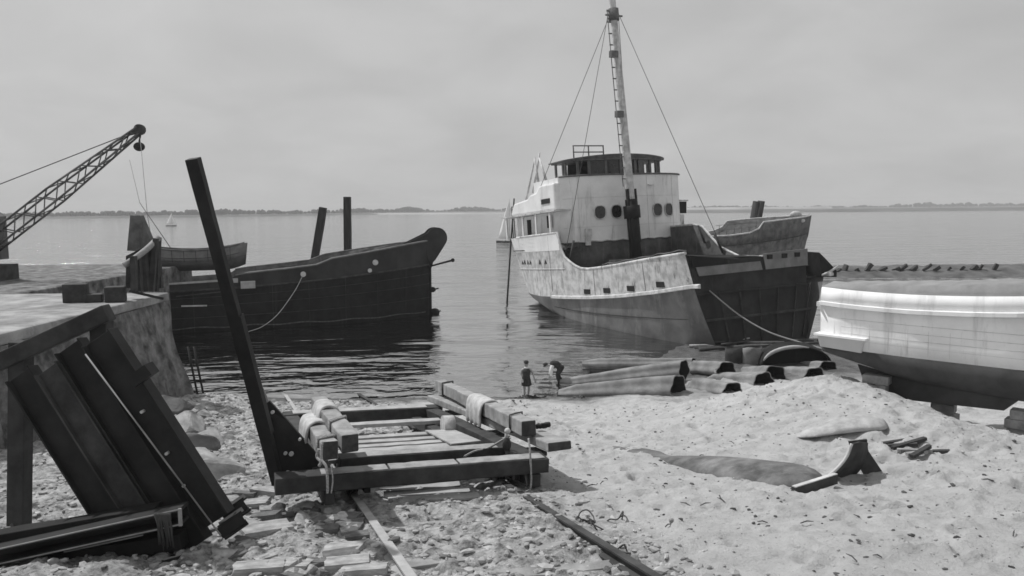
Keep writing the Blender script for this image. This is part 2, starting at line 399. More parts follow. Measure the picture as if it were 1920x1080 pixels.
# ------------------------------------------------------------------ white ship with its bow cut off
SO = Vector((15.9, 49.9, 0)); Sf = Vector((.438, -.899, 0)); Sr = Vector((.899, .438, 0)); TR = .07; HE = .026
def S(u, v, w_):
    v2 = v-w_*TR; w2 = w_+(v+12)*TR
    u2 = u-w2*HE; w3 = w2+u*HE
    return SO+Sr*u2+Sf*v2+Vector((0, 0, w3))
ship = thing('cargo_ship', 'derelict white bridged coaster with its bow cut away, aground at the beach', 'ship', S(0, -12, -1))
ST = [0, -1, -2, -4, -6, -8, -10, -11, -12, -13, -13.8, -14.6, -15.4, -15.8, -16.1, -16.4, -18, -20, -22, -24, -26, -27.5, -28.7, -29.6, -30.2]
def I(v, xs_, ys2): return float(np.interp(-v, xs_, ys2))
Bt = lambda v: I(v, [0, 2, 6, 12, 22, 25, 27, 28.7, 29.6, 30.2], [5.9, 5.75, 5.5, 5.4, 5.35, 5.05, 4.3, 3.0, 1.8, .35])
Bs = lambda v: I(v, [0, 2, 6, 12, 20, 23, 26, 28, 29.3, 30.2], [5.35, 5.38, 5.35, 5.35, 5.1, 4.5, 3.3, 2.0, 1.0, .2])
Bw = lambda v: I(v, [0, 2, 6, 12, 16, 20, 23, 25, 27, 30.2], [3.8, 4.5, 5.05, 5.3, 5.0, 4.1, 2.9, 1.9, .9, .05])
ws = lambda v: I(v, [0, 4, 8, 12, 16, 20, 25, 30.2], [3.16, 2.72, 2.38, 2.18, 2.08, 2.06, 2.12, 2.3])
wl_ = lambda v: I(v, [0, 3, 6, 9, 12, 13, 13.8, 14.6, 15.4, 15.8, 16.1, 16.4, 24, 30.2], [5.15, 4.95, 4.7, 4.42, 4.25, 4.3, 4.5, 4.8, 5.2, 5.7, 6.4, 7.1, 7.0, 7.05])
wr_ = lambda v: I(v, [0, 3, 6, 8, 9, 10, 11, 12, 12.6, 16, 30.2], [3.4, 4.5, 4.4, 4.45, 4.7, 5.2, 6.0, 6.9, 7.1, 7.1, 7.05])
wk = lambda v: 4.32
def wz0(v): return -(v+12)*TR
hull = MB(); top = MB(); inner = MB(); bulw = MB()
for side in (-1, 1):
    wt = wl_ if side < 0 else wr_
    rows = []
    for v in ST:
        z0 = wz0(v); bw_ = Bw(v); bs = Bs(v); s_ = ws(v); zk = min(z0-1.5, -.8)
        r = []
        for t in np.linspace(0, 1, 7):        # strake down to the waterline
            bb = bs+(bw_-bs)*(t**(1.7 if v < -18 else 1.15)); r.append(S(side*bb, v, s_+(z0-s_)*t))
        r.append(S(side*bw_*.9, v, z0-.9)); r.append(S(side*bw_*.55, v, z0-1.5)); r.append(S(0, v, z0-1.7))
        rows.append(r)
    hull.loft(rows)
    rows = []; rin = []
    for v in ST:
        a, b2, zt, zs = Bt(v), Bs(v), wt(v), ws(v)
        rows.append([S(side*(b2+(a-b2)*t), v, zs+(zt-zs)*t) for t in (0, .2, .4, .6, .8, 1)])
        rin.append([S(side*(a-.02), v, zt), S(side*max(a-.12, .02), v, zt), S(side*max(b2+(a-b2)*.5-.12, .02), v, zs+(zt-zs)*.5), S(side*max(b2-.14, .02), v, zs+.1)])
    top.loft(rows); inner.loft(rin)
hull_o = hull.build('hull', 'hull_grey', ship)
top_o = top.build('topside_plating', 'white_old', ship)
inner.build('bulwark_lining', 'well', ship)
for side in (-1, 1):
    mb = MB(); rg = []
    for v in [.6]+ST[:17]:
        b2 = Bs(max(min(v, 0), -30)); z = ws(v); rg.append([S(side*(b2-.02), v, z-.13), S(side*(b2+.20), v, z-.10), S(side*(b2+.20), v, z+.08), S(side*(b2-.02), v, z+.14)])
    mb.loft(rg, closed=True, caps=True, sm=False); mb.build('rubbing_strake', 'strake', ship)
    mb = MB(); wt = wl_ if side < 0 else wr_
    vv = [v for v in ST if v >= -24]
    mb.tube([S(side*(Bt(v)-.05), v, wt(v)+.02) for v in vv], .10, 8); mb.build('bulwark_rail', 'white_old', ship)
# white painted upper band on the poop side
mb = MB(); rows = []
for v in [q for q in ST if q <= -16.1]:
    a, b2, zt, zs = Bt(v)+.012, Bs(v)+.012, wl_(v), ws(v)
    rows.append([S(-(b2+(a-b2)*t), v, zs+(zt-zs)*t) for t in np.linspace((5.75-zs)/(zt-zs), 1, 5)])
mb.loft(rows, sm=False); mb.build('poop_white_band', 'white', ship, solid=.01)
# belt line and seam lines on plating
mb = MB(); mb.tube([S(-(Bs(v)+(Bt(v)-Bs(v))*((4.3-ws(v))/(wl_(v)-ws(v)))+.01), v, 4.3) for v in ST if v <= -15.4 and v > -29.7], .035, 6); mb.build('plating_knuckle', 'strake', ship)
mb = MB(); mb.tube([S(-(Bs(v)+(Bw(v)-Bs(v))*.52+.03), v, ws(v)+(wz0(v)-ws(v))*.52) for v in ST if v > -21], .03, 6); mb.build('plate_seam', 'bulkhead', ship)
for v, px in ((-12.3, 0), (-9.6, 1), (-6.6, 2), (-3.2, 3)):
    bs = Bs(v)+(Bt(v)-Bs(v))*.17; z = ws(v)+.42; dv = .42
    mb = MB(); mb.hexa([S(-(bs-.12), v-dv, z-.17), S(-(bs-.12), v+dv, z-.17), S(-(bs+.035), v+dv, z-.17), S(-(bs+.035), v-dv, z-.17), S(-(bs-.09), v-dv, z+.19), S(-(bs-.09), v+dv, z+.19), S(-(bs+.065), v+dv, z+.19), S(-(bs+.065), v-dv, z+.19)])
    mb.build('freeing_port', 'glass' if False else 'tube_in', ship)
for k in range(9):                                     # plating seams / frames of the topside
    v = (-4.9, -11.2, -17.9, -99)[k]
    if v < -30: break
    mb = MB(); mb.tube([S(-(Bs(v)+(Bt(v)-Bs(v))*t+.012), v, ws(v)+(wl_(v)-ws(v))*t) for t in (.08, .5, .97)], .012, 5); mb.build('plate_joint', 'rust_dark', ship)
mb = MB(); mb.hexa([S(-(Bs(-25)+.75), -24.7, 5.95), S(-(Bs(-25)+.75), -25.0, 5.95), S(-(Bs(-25)+.2), -25, 5.95), S(-(Bs(-25)+.2), -24.7, 5.95), S(-(Bs(-25)+.75), -24.7, 6.25), S(-(Bs(-25)+.75), -25, 6.25), S(-(Bs(-25)+.2), -25, 6.25), S(-(Bs(-25)+.2), -24.7, 6.25)]); mb.build('fairlead', 'rust_dark', ship)
for i, v in enumerate([-23.8, -23.1, -22.2, -21.6, -19.6, -18.6]):   # worn remains of lettering on the quarter
    t = (4.75-ws(v))/(wl_(v)-ws(v)); bb = Bs(v)+(Bt(v)-Bs(v))*t
    mb = MB(); P = lambda dv, dw: S(-(bb+.03), v+dv, 4.85+dw)
    mb.tube([P(-.16, -.16), P(-.05, .2), P(.12, -.14)], .035, 5); mb.tube([P(-.12, 0), P(.1, .02)], .025, 5); mb.build('worn_letter', 'rust_dark', ship)
# bow opening: bulkhead, band, stringers, deck
def sec(v, w_, side):
    s_ = ws(v); z0 = wz0(v)
    if w_ >= s_: t = (w_-s_)/(wl_(v)-s_); b_ = Bs(v)+(Bt(v)-Bs(v))*t
    else:
        t = min((s_-w_)/(s_-z0), 1); b_ = Bs(v)+(Bw(v)-Bs(v))*t**1.15
    return side*b_
def panel(name, m, w0, w1, v, th=.06, n=4):
    mb = MB(); rows = []
    for k in range(n+1):
        q = w0+(w1-w0)*k/n; e = min(4.15, sec(-.3, q, 1)*.985) if q > 1.5 else 4.15; rows.append([S(sec(-.3, q, -1)*.985, v, q), S(e, v, q), S(e, v-th, q), S(sec(-.3, q, -1)*.985, v-th, q)])
    mb.loft(rows, closed=True, caps=True, sm=False); return mb.build(name, m, ship)
panel('bow_bulkhead', 'bulkhead', -1.0, 4.6, -.35)
mb = MB(); mb.prism([S(-4.7, -.27, 3.72), S(.35, -.27, 3.78), S(.2, -.27, 4.33), S(-4.9, -.27, 4.27)], Sf*-.05); mb.build('painted_band', 'bulkhead_band', ship)
mb = MB(); mb.prism([S(.62, -.25, 3.78), S(4.2, -.25, 3.82), S(4.25, -.25, 4.9), S(.45, -.25, 4.78)], Sf*-.06); mb.build('bulwark_plate', 'bulkhead_band', ship)
panel('bulkhead_stringer', 'rust_dark', .92, 1.05, -.14, .2, 1)
panel('bulkhead_stringer', 'bulkhead', 2.55, 2.66, -.2, .14, 1)
mb = MB(); mb.beam(S(-3.8, .1, -.74), S(-1.5, .1, -.74), .12, .12); mb.build('bottom_plate_edge', 'strake', ship)
for u in (-3.2, -1.6, 0, 1.6, 3.2, 4.4):
    mb = MB(); mb.beam(S(u*.8, -.27, -.7), S(u, -.27, 2.7), .05, .1); mb.build('bulkhead_stiffener', 'rust_dark', ship)
mb = MB(); rows = [[S(-(Bs(v)-.05), v, 3.75-.0*v), S(0, v, 3.85), S(Bs(v)-.05, v, 3.75)] for v in ST if v > -17 and v <= -.3]; mb.loft(rows); mb.build('well_deck', 'well', ship, solid=.08)
mb = MB(); rows = [[S(-(Bt(v)-.15), v, 5.9), S(0, v, 6.0), S(Bt(v)-.15, v, 5.9)] for v in ST if v <= -16.4]; mb.loft(rows); mb.build('poop_deck', 'well', ship, solid=.08)
# torn deck edge pieces at the cut
mb = MB(); mb.prism([S(-5.3, -.2, 5.0), S(-4.6, -.5, 4.95), S(-2, -.6, 4.75), S(0.5, -.5, 4.62), S(.5, -.5, 4.34), S(-5.2, -.2, 4.3)], Sf*-1.6); mb.build('forward_deck_stump', 'black', ship)
for u in (.95, 2.2, 3.3): 
    mb = MB(); mb.obox(S(u, -.23, 4.56), Sr*.22, Sf*.03, (0, 0, .14)); mb.build('freeing_port', 'tube_in', ship)
mb = MB(); mb.prism([S(5.0, 0, 4.6), S(5.5, 0, 4.2), S(6.3, .2, 3.3), S(6.25, .2, 2.9), S(5.1, 0, 3.0)], Sf*-1.4); mb.build('torn_side_plate', 'black', ship)
mb = MB(); mb.tube([S(4.9, .25, 3.12), S(5.6, .3, 3.3), S(6.3, .3, 3.62)], [.07, .1, .05], 6); mb.build('torn_strake_end', 'strake', ship)
# clutter along the well: pipes, torn rail, hatch coaming
mb = MB(); mb.beam(S(-2.6, -6.0, 4.3), S(-2.6, -12.6, 4.3), 1.1, 1.0); mb.beam(S(0.8, -6.5, 4.3), S(.8, -12.2, 4.3), 4.6, .9); mb.build('hatch_coaming', 'well', ship)
for k in range(16):
    v = -1.0-k*.66; h = random.uniform(.1, .4)
    mb = MB(); mb.tube([S(-(Bt(v)-.25), v, wl_(v)-.3), S(-(Bt(v)-.5)+random.uniform(-.2, .2), v+random.uniform(-.2, .2), wl_(v)+h*.5)], .045, 6); mb.build('rail_stanchion', 'rust', ship)
mb = MB(); mb.tube([S(-(Bt(v)-.55), v, wl_(v)+.24+.05*math.sin(v*3)) for v in np.linspace(-.6, -10.8, 14)], .05, 6); mb.tube([S(-(Bt(v)-.75), v, wl_(v)+.03+.05*math.sin(v*2)) for v in np.linspace(-.9, -9.8, 12)], .06, 6); mb.build('torn_guard_rail', 'rust', ship)
# bridge house (its centre sits to the right of the hull axis)
def SB(u, v, w_): return S(u+1.1, v, w_)
def front(u, W=5.9, v0=-15.6, sag=1.15, e=2.6):
    if W == 5.9: u = u-.35
    return v0-sag*abs(u/W)**e-.55*abs(u/W)**14
def house(W, v0, vb, n=26, inset=0):
    pts = []
    for k in range(n+1):
        u = -W+2*W*k/n+(.35 if W == 5.9 else 0); pts.append((u, front(u, W, v0)))
    o_ = .35 if W == 5.9 else 0; return pts+[(W+o_, vb), (-W+o_, vb)]
def ring(pl, w_): return [SB(u, v, w_) for u, v in pl]
pl = house(5.9, -15.6, -21.5)
mb = MB(); mb.loft([ring(pl, 3.6), ring(pl, 6.3)], closed=True, caps=True, sm=True); base_o = mb.build('deckhouse_base', 'well', ship)
mb = MB(); mb.loft([ring(pl, 6.3), ring(pl, 9), ring(pl, 11.5)], closed=True, caps=True, sm=True); bridge = mb.build('bridge_house', 'white', ship)
bridge.modifiers.new('split', 'EDGE_SPLIT').split_angle = R(35)
mb = MB(); rr_ = [SB(u*1.01, front(u)+.05, 11.52) for u in np.linspace(-5.5, 6.2, 34)]; mb.tube(rr_, .07, 6); mb.build('bridge_coping', 'wheelhouse', bridge)
mb = MB(); mb.tube([SB(u, front(u)+.03, 6.3+.04*math.sin(u*5)) for u in np.linspace(-5.45, 6.15, 34)], .05, 6); mb.build('paint_edge', 'strake', bridge)
for u in (-2.75, -1.3, 2.75, 4.05):
    v = front(u); dv = (front(u+.1)-front(u-.1))/.2; tu = Vector((1, dv)).normalized()
    def Q(a, r, o_=.0): 
        ca, sa_ = math.cos(a), math.sin(a); ex = .47*r*abs(ca)**.75*(1 if ca > 0 else -1); ez = .5*r*abs(sa_)**.75*(1 if sa_ > 0 else -1)
        return SB(u+tu.x*ex, v+tu.y*ex+.02+o_, 8.55+ez)
    mb = MB(); n = 24
    rings = [[Q(2*math.pi*k/n, r, o_) for k in range(n)] for r, o_ in ((1.12, .0), (1.12, .07), (1.0, .07), (.98, -.0))]
    mb.loft(rings, closed=True); f_ = mb.build('porthole', 'white_old', bridge)
    mb = MB(); mb.add([Q(2*math.pi*k/n, .99, .012) for k in range(n)], [list(range(n))]); g_ = mb.build('pane', 'glass', bridge); 
for h in (7.45, 9.75):
    mb = MB(); mb.tube([SB(u, front(u)+.012, h) for u in np.linspace(-5.4, 5.4, 30)], .012, 4); mb.build('plate_seam', 'strake', bridge)
for u in (-4.4, -.4, 1.75, 4.6):
    mb = MB(); mb.tube([SB(u, front(u)+.012, h) for h in (6.35, 9, 11.4)], .012, 4); mb.build('plate_seam', 'strake', bridge)
# vertical box and pipe on the front, a lamp bracket, navigation box at the right
mb = MB(); u = -3.9; mb.obox(SB(u, front(u)+.2, 7.0), Sr*.26, Sf*.15, (0, 0, .3)); mb.obox(SB(u, front(u)+.16, 6.4), Sr*.22, Sf*.08, (0, 0, .4)); mb.build('front_locker', 'strake', bridge)
mb = MB(); mb.tube(catmull([SB(.1, -15.45, 11.4), SB(-.1, -15.4, 10.2), SB(.25, -15.4, 9.3), SB(-.1, -15.4, 8.4), SB(.15, -15.4, 7.2), SB(.5, -15.4, 6.3)]), .025, 5); mb.build('hanging_cable', 'wire', bridge)
mb = MB(); mb.obox(SB(6.15, -17.3, 8.75), Sr*.45, Sf*.5, (0, 0, .5)); mb.build('side_light_box', 'tube_in', bridge)
mb = MB(); mb.obox(SB(6.05, -17.25, 9.34), Sr*.65, Sf*.6, (0, 0, .06)); mb.obox(SB(5.95, -17.1, 7.2), Sr*.3, Sf*.3, (0, 0, .95)); mb.build('wing_support', 'white_old', bridge)
mb = MB(); mb.obox(SB(2.1, front(2.1)+.1, 10.6), Sr*.25, Sf*.12, (0, 0, .04)); mb.build('lamp_bracket', 'strake', bridge)
# wheelhouse: sill, posts, back wall, roof
WV = -16.0; wpl = house(4.6, WV, -19.4)
wf = lambda u: front(u, 4.6, WV, 1.25)
mb = MB()
pu = [-4.55, -3.9, -3.1, -1.75, -.4, 1.0, 1.65, 2.7, 3.6, 4.15, 4.55]
wh = thing('x', '', '', (0, 0, 0)); bpy.data.objects.remove(wh)
mb.loft([ring(wpl, 11.5), ring(wpl, 11.62)], closed=True, caps=True, sm=False); wheel = mb.build('wheelhouse', 'wheelhouse', ship)
for u in pu:
    mb = MB(); wd = .1 if u not in (1.65,) else .28
    mb.beam(SB(u, wf(u)-.05, 11.6), SB(u*1.0, wf(u)-.05, 12.75), wd*2, .14, up=Sf); mb.build('window_post', 'wheelhouse', wheel)
for u in (-4.55, 4.55):
    for v in (-18.1, -19.3):
        mb = MB(); mb.beam(SB(u, v, 11.6), SB(u, v, 12.75), .14, .2, up=Sf); mb.build('window_post', 'wheelhouse', wheel)
mb = MB(); mb.obox(SB(-.8, -19.2, 12.15), Sr*2.7, Sf*.05, (0, 0, .6)); mb.build('back_wall', 'rust_dark', wheel)
for a, b_ in ((-3.1, -1.75), (-1.75, -.4), (-.4, 1.0), (1.0, 1.65)):
    mb = MB(); mb.add([SB(a+.08, wf(a)-.1, 11.62), SB(b_-.08, wf(b_)-.1, 11.62), SB(b_-.08, wf(b_)-.1, 12.7), SB(a+.08, wf(a)-.1, 12.7)], [(0, 1, 2, 3)]); mb.build('window_pane', 'glass', wheel, solid=.02)
rp_ = house(4.95, -15.75, -19.8); rp2 = house(4.75, -15.9, -19.7)
mb = MB(); mb.loft([[SB(u, v, 12.72) for u, v in rp2], [SB(u, v, 12.82+.0*u) for u, v in rp2], [SB(u, v, 13.1-.012*u*u) for u, v in rp_], [SB(u, v, 13.18-.012*u*u) for u, v in rp_]], closed=True, caps=True, sm=False); mb.build('wheelhouse_roof', 'wheelhouse', wheel)
mb = MB()
for u in (-4.2, -2.8, -1.4): mb.tube([SB(u, -16.9, 13.0), SB(u, -16.9, 13.95)], .055, 6)
for h in (13.45, 13.95): mb.tube([SB(-4.25, -16.9, h), SB(-1.35, -16.9, h)], .05, 6)
mb.build('roof_railing', 'wheelhouse', wheel)
# after deckhouse on the lit side, boat deck, posts and doors
def sbox(u0, u1, v0, v1, w0, w1): return [S(u0, v0, w0), S(u1, v0, w0), S(u1, v1, w0), S(u0, v1, w0), S(u0, v0, w1), S(u1, v0, w1), S(u1, v1, w1), S(u0, v1, w1)]
def steps(): 
    return [(-17.2, 8.95), (-17.2, 11.1), (-19.6, 11.1), (-19.9, 11.0), (-20.3, 10.6), (-21.4, 10.5), (-22.0, 10.2), (-24.6, 10.0), (-25.2, 9.2), (-25.2, 8.95)]
mb = MB(); mb.prism([S(-4.9, v, w_) for v, w_ in steps()], Sr*1.2); ad = mb.build('boat_deck_side', 'white', ship, bev=.15)
mb = MB(); mb.hexa(sbox(-5.35, -2, -26.5, -16.6, 8.82, 8.95)); mb.build('boat_deck', 'white_old', ship)
mb = MB(); mb.hexa(sbox(-4.2, 4.2, -25.5, -20.0, 5.95, 8.8)); adh = mb.build('after_deckhouse', 'white', ship)
for v, w0, w1, hw in ((-20.9, 6.4, 8.5, .3), (-23.2, 6.5, 8.5, .35), (-18.6, 7.6, 8.6, .12), (-19.1, 7.6, 8.6, .1)):
    mb = MB(); uu = -4.24 if v < -19.9 else -4.64; mb.hexa(sbox(uu, uu+.06, v-hw, v+hw, w0, w1)); mb.build('doorway', 'tube_in', adh)
for v in (-17.6, -20.0, -22.4, -25.6):
    mb = MB(); mb.beam(S(-5.2, v, 6.9), S(-5.2, v, 8.85), .14, .2, up=Sf); mb.build('deck_post', 'white', ship)
mb = MB(); mb.hexa(sbox(-4.96, -4.9, -19.4, -18.0, 9.55, 9.95)); mb.build('vent_slot', 'tube_in', ship)
mb = MB()
for v in (-25.5, -27, -28.4): mb.tube([S(-4.3+.9*(-25.5-v)*.4, v, 8.9 if v > -26 else 7.0), S(-4.3+.9*(-25.5-v)*.4, v, 10.0)], .05, 6)
mb.tube([S(-4.3, -25.5, 9.95), S(-3.2, -28.4, 9.95)], .05, 6); mb.tube([S(-4.3, -25.5, 9.4), S(-3.2, -28.4, 9.4)], .04, 6); mb.build('after_railing', 'rust', ship)
# after davit spars
for p in (((980, 408, 72), (1003, 295, 72)), ((1013, 360, 71), (1002, 296, 71.6)), ((1000, 362, 72), (1012, 286, 72)), ((1026, 345, 70), (1011, 296, 71.5))):
    mb = MB(); mb.tube([at(*p[0]), at(*p[1])], [.13, .07], 6); mb.build('davit_spar', 'mast', ship)
# mast with housing, steps, stays
def SMt(u, v, w_): return S(u-.045*(max(w_, 4)-4), v, w_)
mast_b = SMt(.55, -14.3, 3.8)
mt = MB(); mp_ = [SMt(.55, -14.3, q) for q in np.linspace(7.2, 30, 24)]
mt.tube(mp_, [.36-.006*i for i in range(24)], 14); mast = mt.build('mast', 'mast', ship)
mb = MB(); mb.tube([SMt(.55, -14.3, 3.8), SMt(.55, -14.3, 9.4)], .46, 12); mb.tube([SMt(.55, -14.3, 7.9), SMt(.55, -14.3, 8.9)], .66, 12)
for du in (-.36, .36): mb.beam(SMt(du+.55, -14.15, 6), SMt(du+.55, -14.15, 10.2), .12, .3, up=Sf)
mb.build('mast_housing', 'black', mast)
mb = MB()
for i in range(16):
    q = 11+i*.86; mb.obox(SMt(.05, -14.25, q), Sr*.14, Sf*.06, (0, 0, .04))
mb.tube([SMt(-.07, -14.25, 10.4), SMt(-.07, -14.25, 19), SMt(-.05, -14.25, 24)], .035, 5); mb.build('mast_steps', 'rust', mast)
mb = MB(); mb.tube([SMt(-.2, -14.3, 23.6), SMt(1.35, -14.3, 23.6)], .07, 6); mb.tube([SMt(.55, -14.3, 23.2), SMt(.55, -14.3, 24.1)], .42, 12); mb.build('hounds_band', 'rust', mast)
for q in (16.0, 20.6):
    mb = MB(); mb.obox(SMt(.15, -14.2, q), Sr*.3, Sf*.2, (0, 0, .25)); mb.build('mast_block', 'rust', mast)
for du, end in ((-.5, S(-5.2, -15.6, 5.2)), (-.3, S(-5.2, -18.8, 11.0)), (.3, S(2.7, -17.5, 13.05)), (.5, S(5.35, -9.5, 4.6)), (.45, S(4.5, -20.4, 11.4))):
    if end.x > 15.0: pass
    mb = MB(); mb.tube([SMt(du+.55, -14.3, 23.7), end], .024, 5); mb.build('stay', 'wire', ship)
for e in (S(-5.1, -15.0, 5.0), S(5.3, -9.7, 4.8), S(5.2, -11.6, 5.6)):
    mb = MB(); d = (S(0, -14.3, 23.7)-e).normalized(); mb.tube([e, e+d*1.5], .09, 6); mb.build('stay_tackle', 'rust_dark', ship)

# ------------------------------------------------------------------ black hulk at the left
HO = Vector((-6.8, 65.1, 0)); Hf = Vector((.944, .329, 0)); Hn = Vector((.329, -.944, 0))
def K(s, n, z): return HO+Hf*s+Hn*n+Vector((0, 0, z))
hulk = thing('hulk_barge', 'black hulk with a rounded roller stemhead lying at the quay', 'barge', K(-15, 0, 0))
HS = [0, -.3, -.8, -1.5, -2.5, -4, -6, -7.6, -8.0, -8.6, -9.2, -11, -14, -14.9, -15.3, -18, -22, -28, -36]
hb = lambda s: float(np.interp(-s, [0, .3, .8, 1.5, 2.5, 4, 6, 9, 12, 36], [.12, .45, .85, 1.3, 1.8, 2.35, 2.8, 3.0, 3.05, 3.05]))
hw = lambda s: float(np.interp(-s, [0, .3, .8, 1.5, 2.5, 4, 6, 9, 12, 36], [.12, .25, .5, .85, 1.35, 2.0, 2.6, 2.95, 3.0, 3.0]))
ht_ = lambda s: float(np.interp(-s, [0, 2, 5, 8.0, 8.6, 9.3, 14.8, 15.4, 22, 36], [6.1, 5.85, 5.4, 4.98, 4.75, 4.5, 4.05, 3.65, 3.5, 3.4]))
hrub = lambda s: float(np.interp(-s, [0, 4, 10, 15, 22, 36], [4.15, 3.85, 3.35, 3.1, 2.9, 2.8]))
lo_, up_, inn = MB(), MB(), MB()
for side in (1, -1):
    a, b2, c = [], [], []
    for s in HS:
        B_, W_, zr, zt = hb(s), hw(s), hrub(s), ht_(s); rk = .25*max(0, 1+s/3)
        a.append([K(s+rk*.0, side*(W_*.6), -1.2), K(s, side*W_, -.1), K(s, side*(W_+(B_-W_)*.35), zr*.35), K(s, side*(W_+(B_-W_)*.75), zr*.75), K(s+rk*.3, side*B_, zr)])
        b2.append([K(s+rk*.3, side*(B_+.015), zr), K(s+rk*.7, side*(B_+.015), (zr+zt)/2), K(s+rk, side*(B_+.015), zt)])
        c.append([K(s+rk, side*(B_+.01), zt), K(s+rk, side*max(B_-.14, .02), zt), K(s+rk, side*max(B_-.16, .02), zt-1.0)])
    lo_.loft(a); up_.loft(b2); inn.loft(c)
lo_.build('lower_hull', 'black', hulk); up_.build('upper_side', 'black_side', hulk); inn.build('bulwark_inside', 'rust', hulk)
for side in (1, -1):
    mb = MB(); mb.tube([K(s+.25*max(0, 1+s/3), side*(hb(s)-.06), ht_(s)+.02) for s in HS if s > -15.2], .085, 6); mb.build('gunwale', 'hulk_cap' if side > 0 else 'rust', hulk)
    mb = MB(); mb.tube([K(s+.08*max(0, 1+s/3), side*(hb(s)+.02), hrub(s)) for s in HS], .07, 6); mb.build('rubbing_band', 'rust_dark', hulk)
mb = MB(); mb.loft([[K(s, hb(s)-.1, ht_(s)-.75), K(s, 0, ht_(s)-.7), K(s, -hb(s)+.1, ht_(s)-.75)] for s in HS if s <= -1.0]); mb.build('deck', 'deck', hulk, solid=.05)
mb = MB(); mb.beam(K(-15.5, 3.0, 3.66), K(-19.5, 3.0, 3.54), .35, .12); mb.build('deck_edge_plank', 'plank', hulk)
for q in (.35, .62, .82):
    mb = MB(); mb.tube([K(s, hw(s)+(hb(s)-hw(s))*q+.015, hrub(s)*q) for s in HS], .018, 4); mb.build('plate_seam', 'rust_dark', hulk)
for s_ in (-2.2, -4.6, -7.1, -9.8, -12.4, -15, -17.8):
    mb = MB(); mb.tube([K(s_, hw(s_)+(hb(s_)-hw(s_))*q+.015, hrub(s_)*q) for q in (.02, .5, .98)], .014, 4); mb.build('plate_seam', 'rust_dark', hulk)
mb = MB(); mb.tube([K(s, hw(s)+.02, .32+.05*math.sin(s*1.7)) for s in np.linspace(-.4, -20, 40)], .05, 5); mb.build('weed_line', 'weed', hulk)
# stem bar and roller stemhead
mb = MB(); mb.tube([K(.05, 0, -1), K(.08, 0, 3.8), K(.3, 0, 4.6), K(.75, 0, 5.5)], [.16, .16, .2, .25], 8); mb.build('stem', 'black', hulk)
def cheek(n0, n1):
    pts = [(-.25, 5.0), (.0, 4.1), (.45, 4.5), (1.0, 5.3)]
    c_s, c_z, r_ = .62, 6.28, .86
    pts += [(c_s+r_*math.cos(a), c_z+r_*math.sin(a)) for a in np.linspace(R(-38), R(150), 16)]
    pts += [(-.9, 6.35), (-2.2, 5.75)]
    mb = MB(); mb.prism([K(s, n0, z) for s, z in pts], Hn*(n1-n0)); return mb
cheek(.42, .55).build('stemhead_cheek', 'black_side', hulk); cheek(-.55, -.42).build('stemhead_cheek', 'black_side', hulk)
mb = MB(); mb.tube([K(.62, -.42, 6.28), K(.62, .42, 6.28)], .72, 20); mb.build('bow_roller', 'black', hulk)
mb = MB(); mb.tube([K(-.2, .45, 3.95), K(1.9, .6, 4.45)], [.07, .09], 6); mb.ball(K(1.9, .6, 4.45), .16); mb.build('bow_spike', 'black', hulk)
for z, s, r_ in ((2.05, .3, .28), (.18, .45, .42)):
    mb = MB(); mb.ball(K(s, 0, z), r_, r_, r_*.8); mb.tube([K(s, 0, z), K(s+.5, .1, z+.1)], .06, 5); mb.build('stem_fitting', 'black', hulk)
for px, py, sz in ((704, 492, .22), (693, 507, .16), (568, 514, .2)):
    s = None
    d = ray(px, py); best = None
    for s_ in np.linspace(-1, -16, 300):
        p = K(s_, hb(s_)+.04, 0); q = at(px, py, p.y)
        e = abs(q.x-p.x)
        if best is None or e < best[0]: best = (e, s_, q.z)
    mb = MB(); p = K(best[1], hb(best[1])+.06, best[2]); mb.tube([p, p+Hn*.12], sz, 10); mb.build('fairlead', 'strake', hulk)
mb = MB(); p = at(465, 534, 57.2); mb.obox(p, Hf*.5, Hn*.06, (0, 0, .26)); mb.build('pale_fender_board', 'plank', hulk)
mb = MB(); p = at(438, 526, 57.3); mb.obox(p, Hf*.3, Hn*.05, (0, 0, .16)); mb.build('pale_fender_board', 'plank', hulk)
mb = MB(); mb.beam(at(340, 574, 55.9), at(388, 573, 56.3), .05, .1); mb.build('scraped_paint_patch', 'strake', hulk)
mb = MB(); mb.beam(at(330, 556, 55.8), at(417, 547, 56.6), .05, .07); mb.build('side_stringer', 'rust_dark', hulk)
for px in (500, 545, 575):
    p = K((px-440)/16.-14.3, -2.4, 4.05); mb = MB(); mb.obox(p, Hf*.22, Hn*.2, (0, 0, .2)); mb.build('bollard', 'rust_dark', hulk)
mb = MB(); mb.tube(catmull([at(568, 516, 58.6), at(553, 545, 57.5), at(522, 588, 55), at(492, 612, 53), at(465, 622, 51.8)]), .022, 5)
tag(mb.build('mooring_rope', 'rope'), 'slack mooring rope hanging down the side of the black hulk', 'rope')
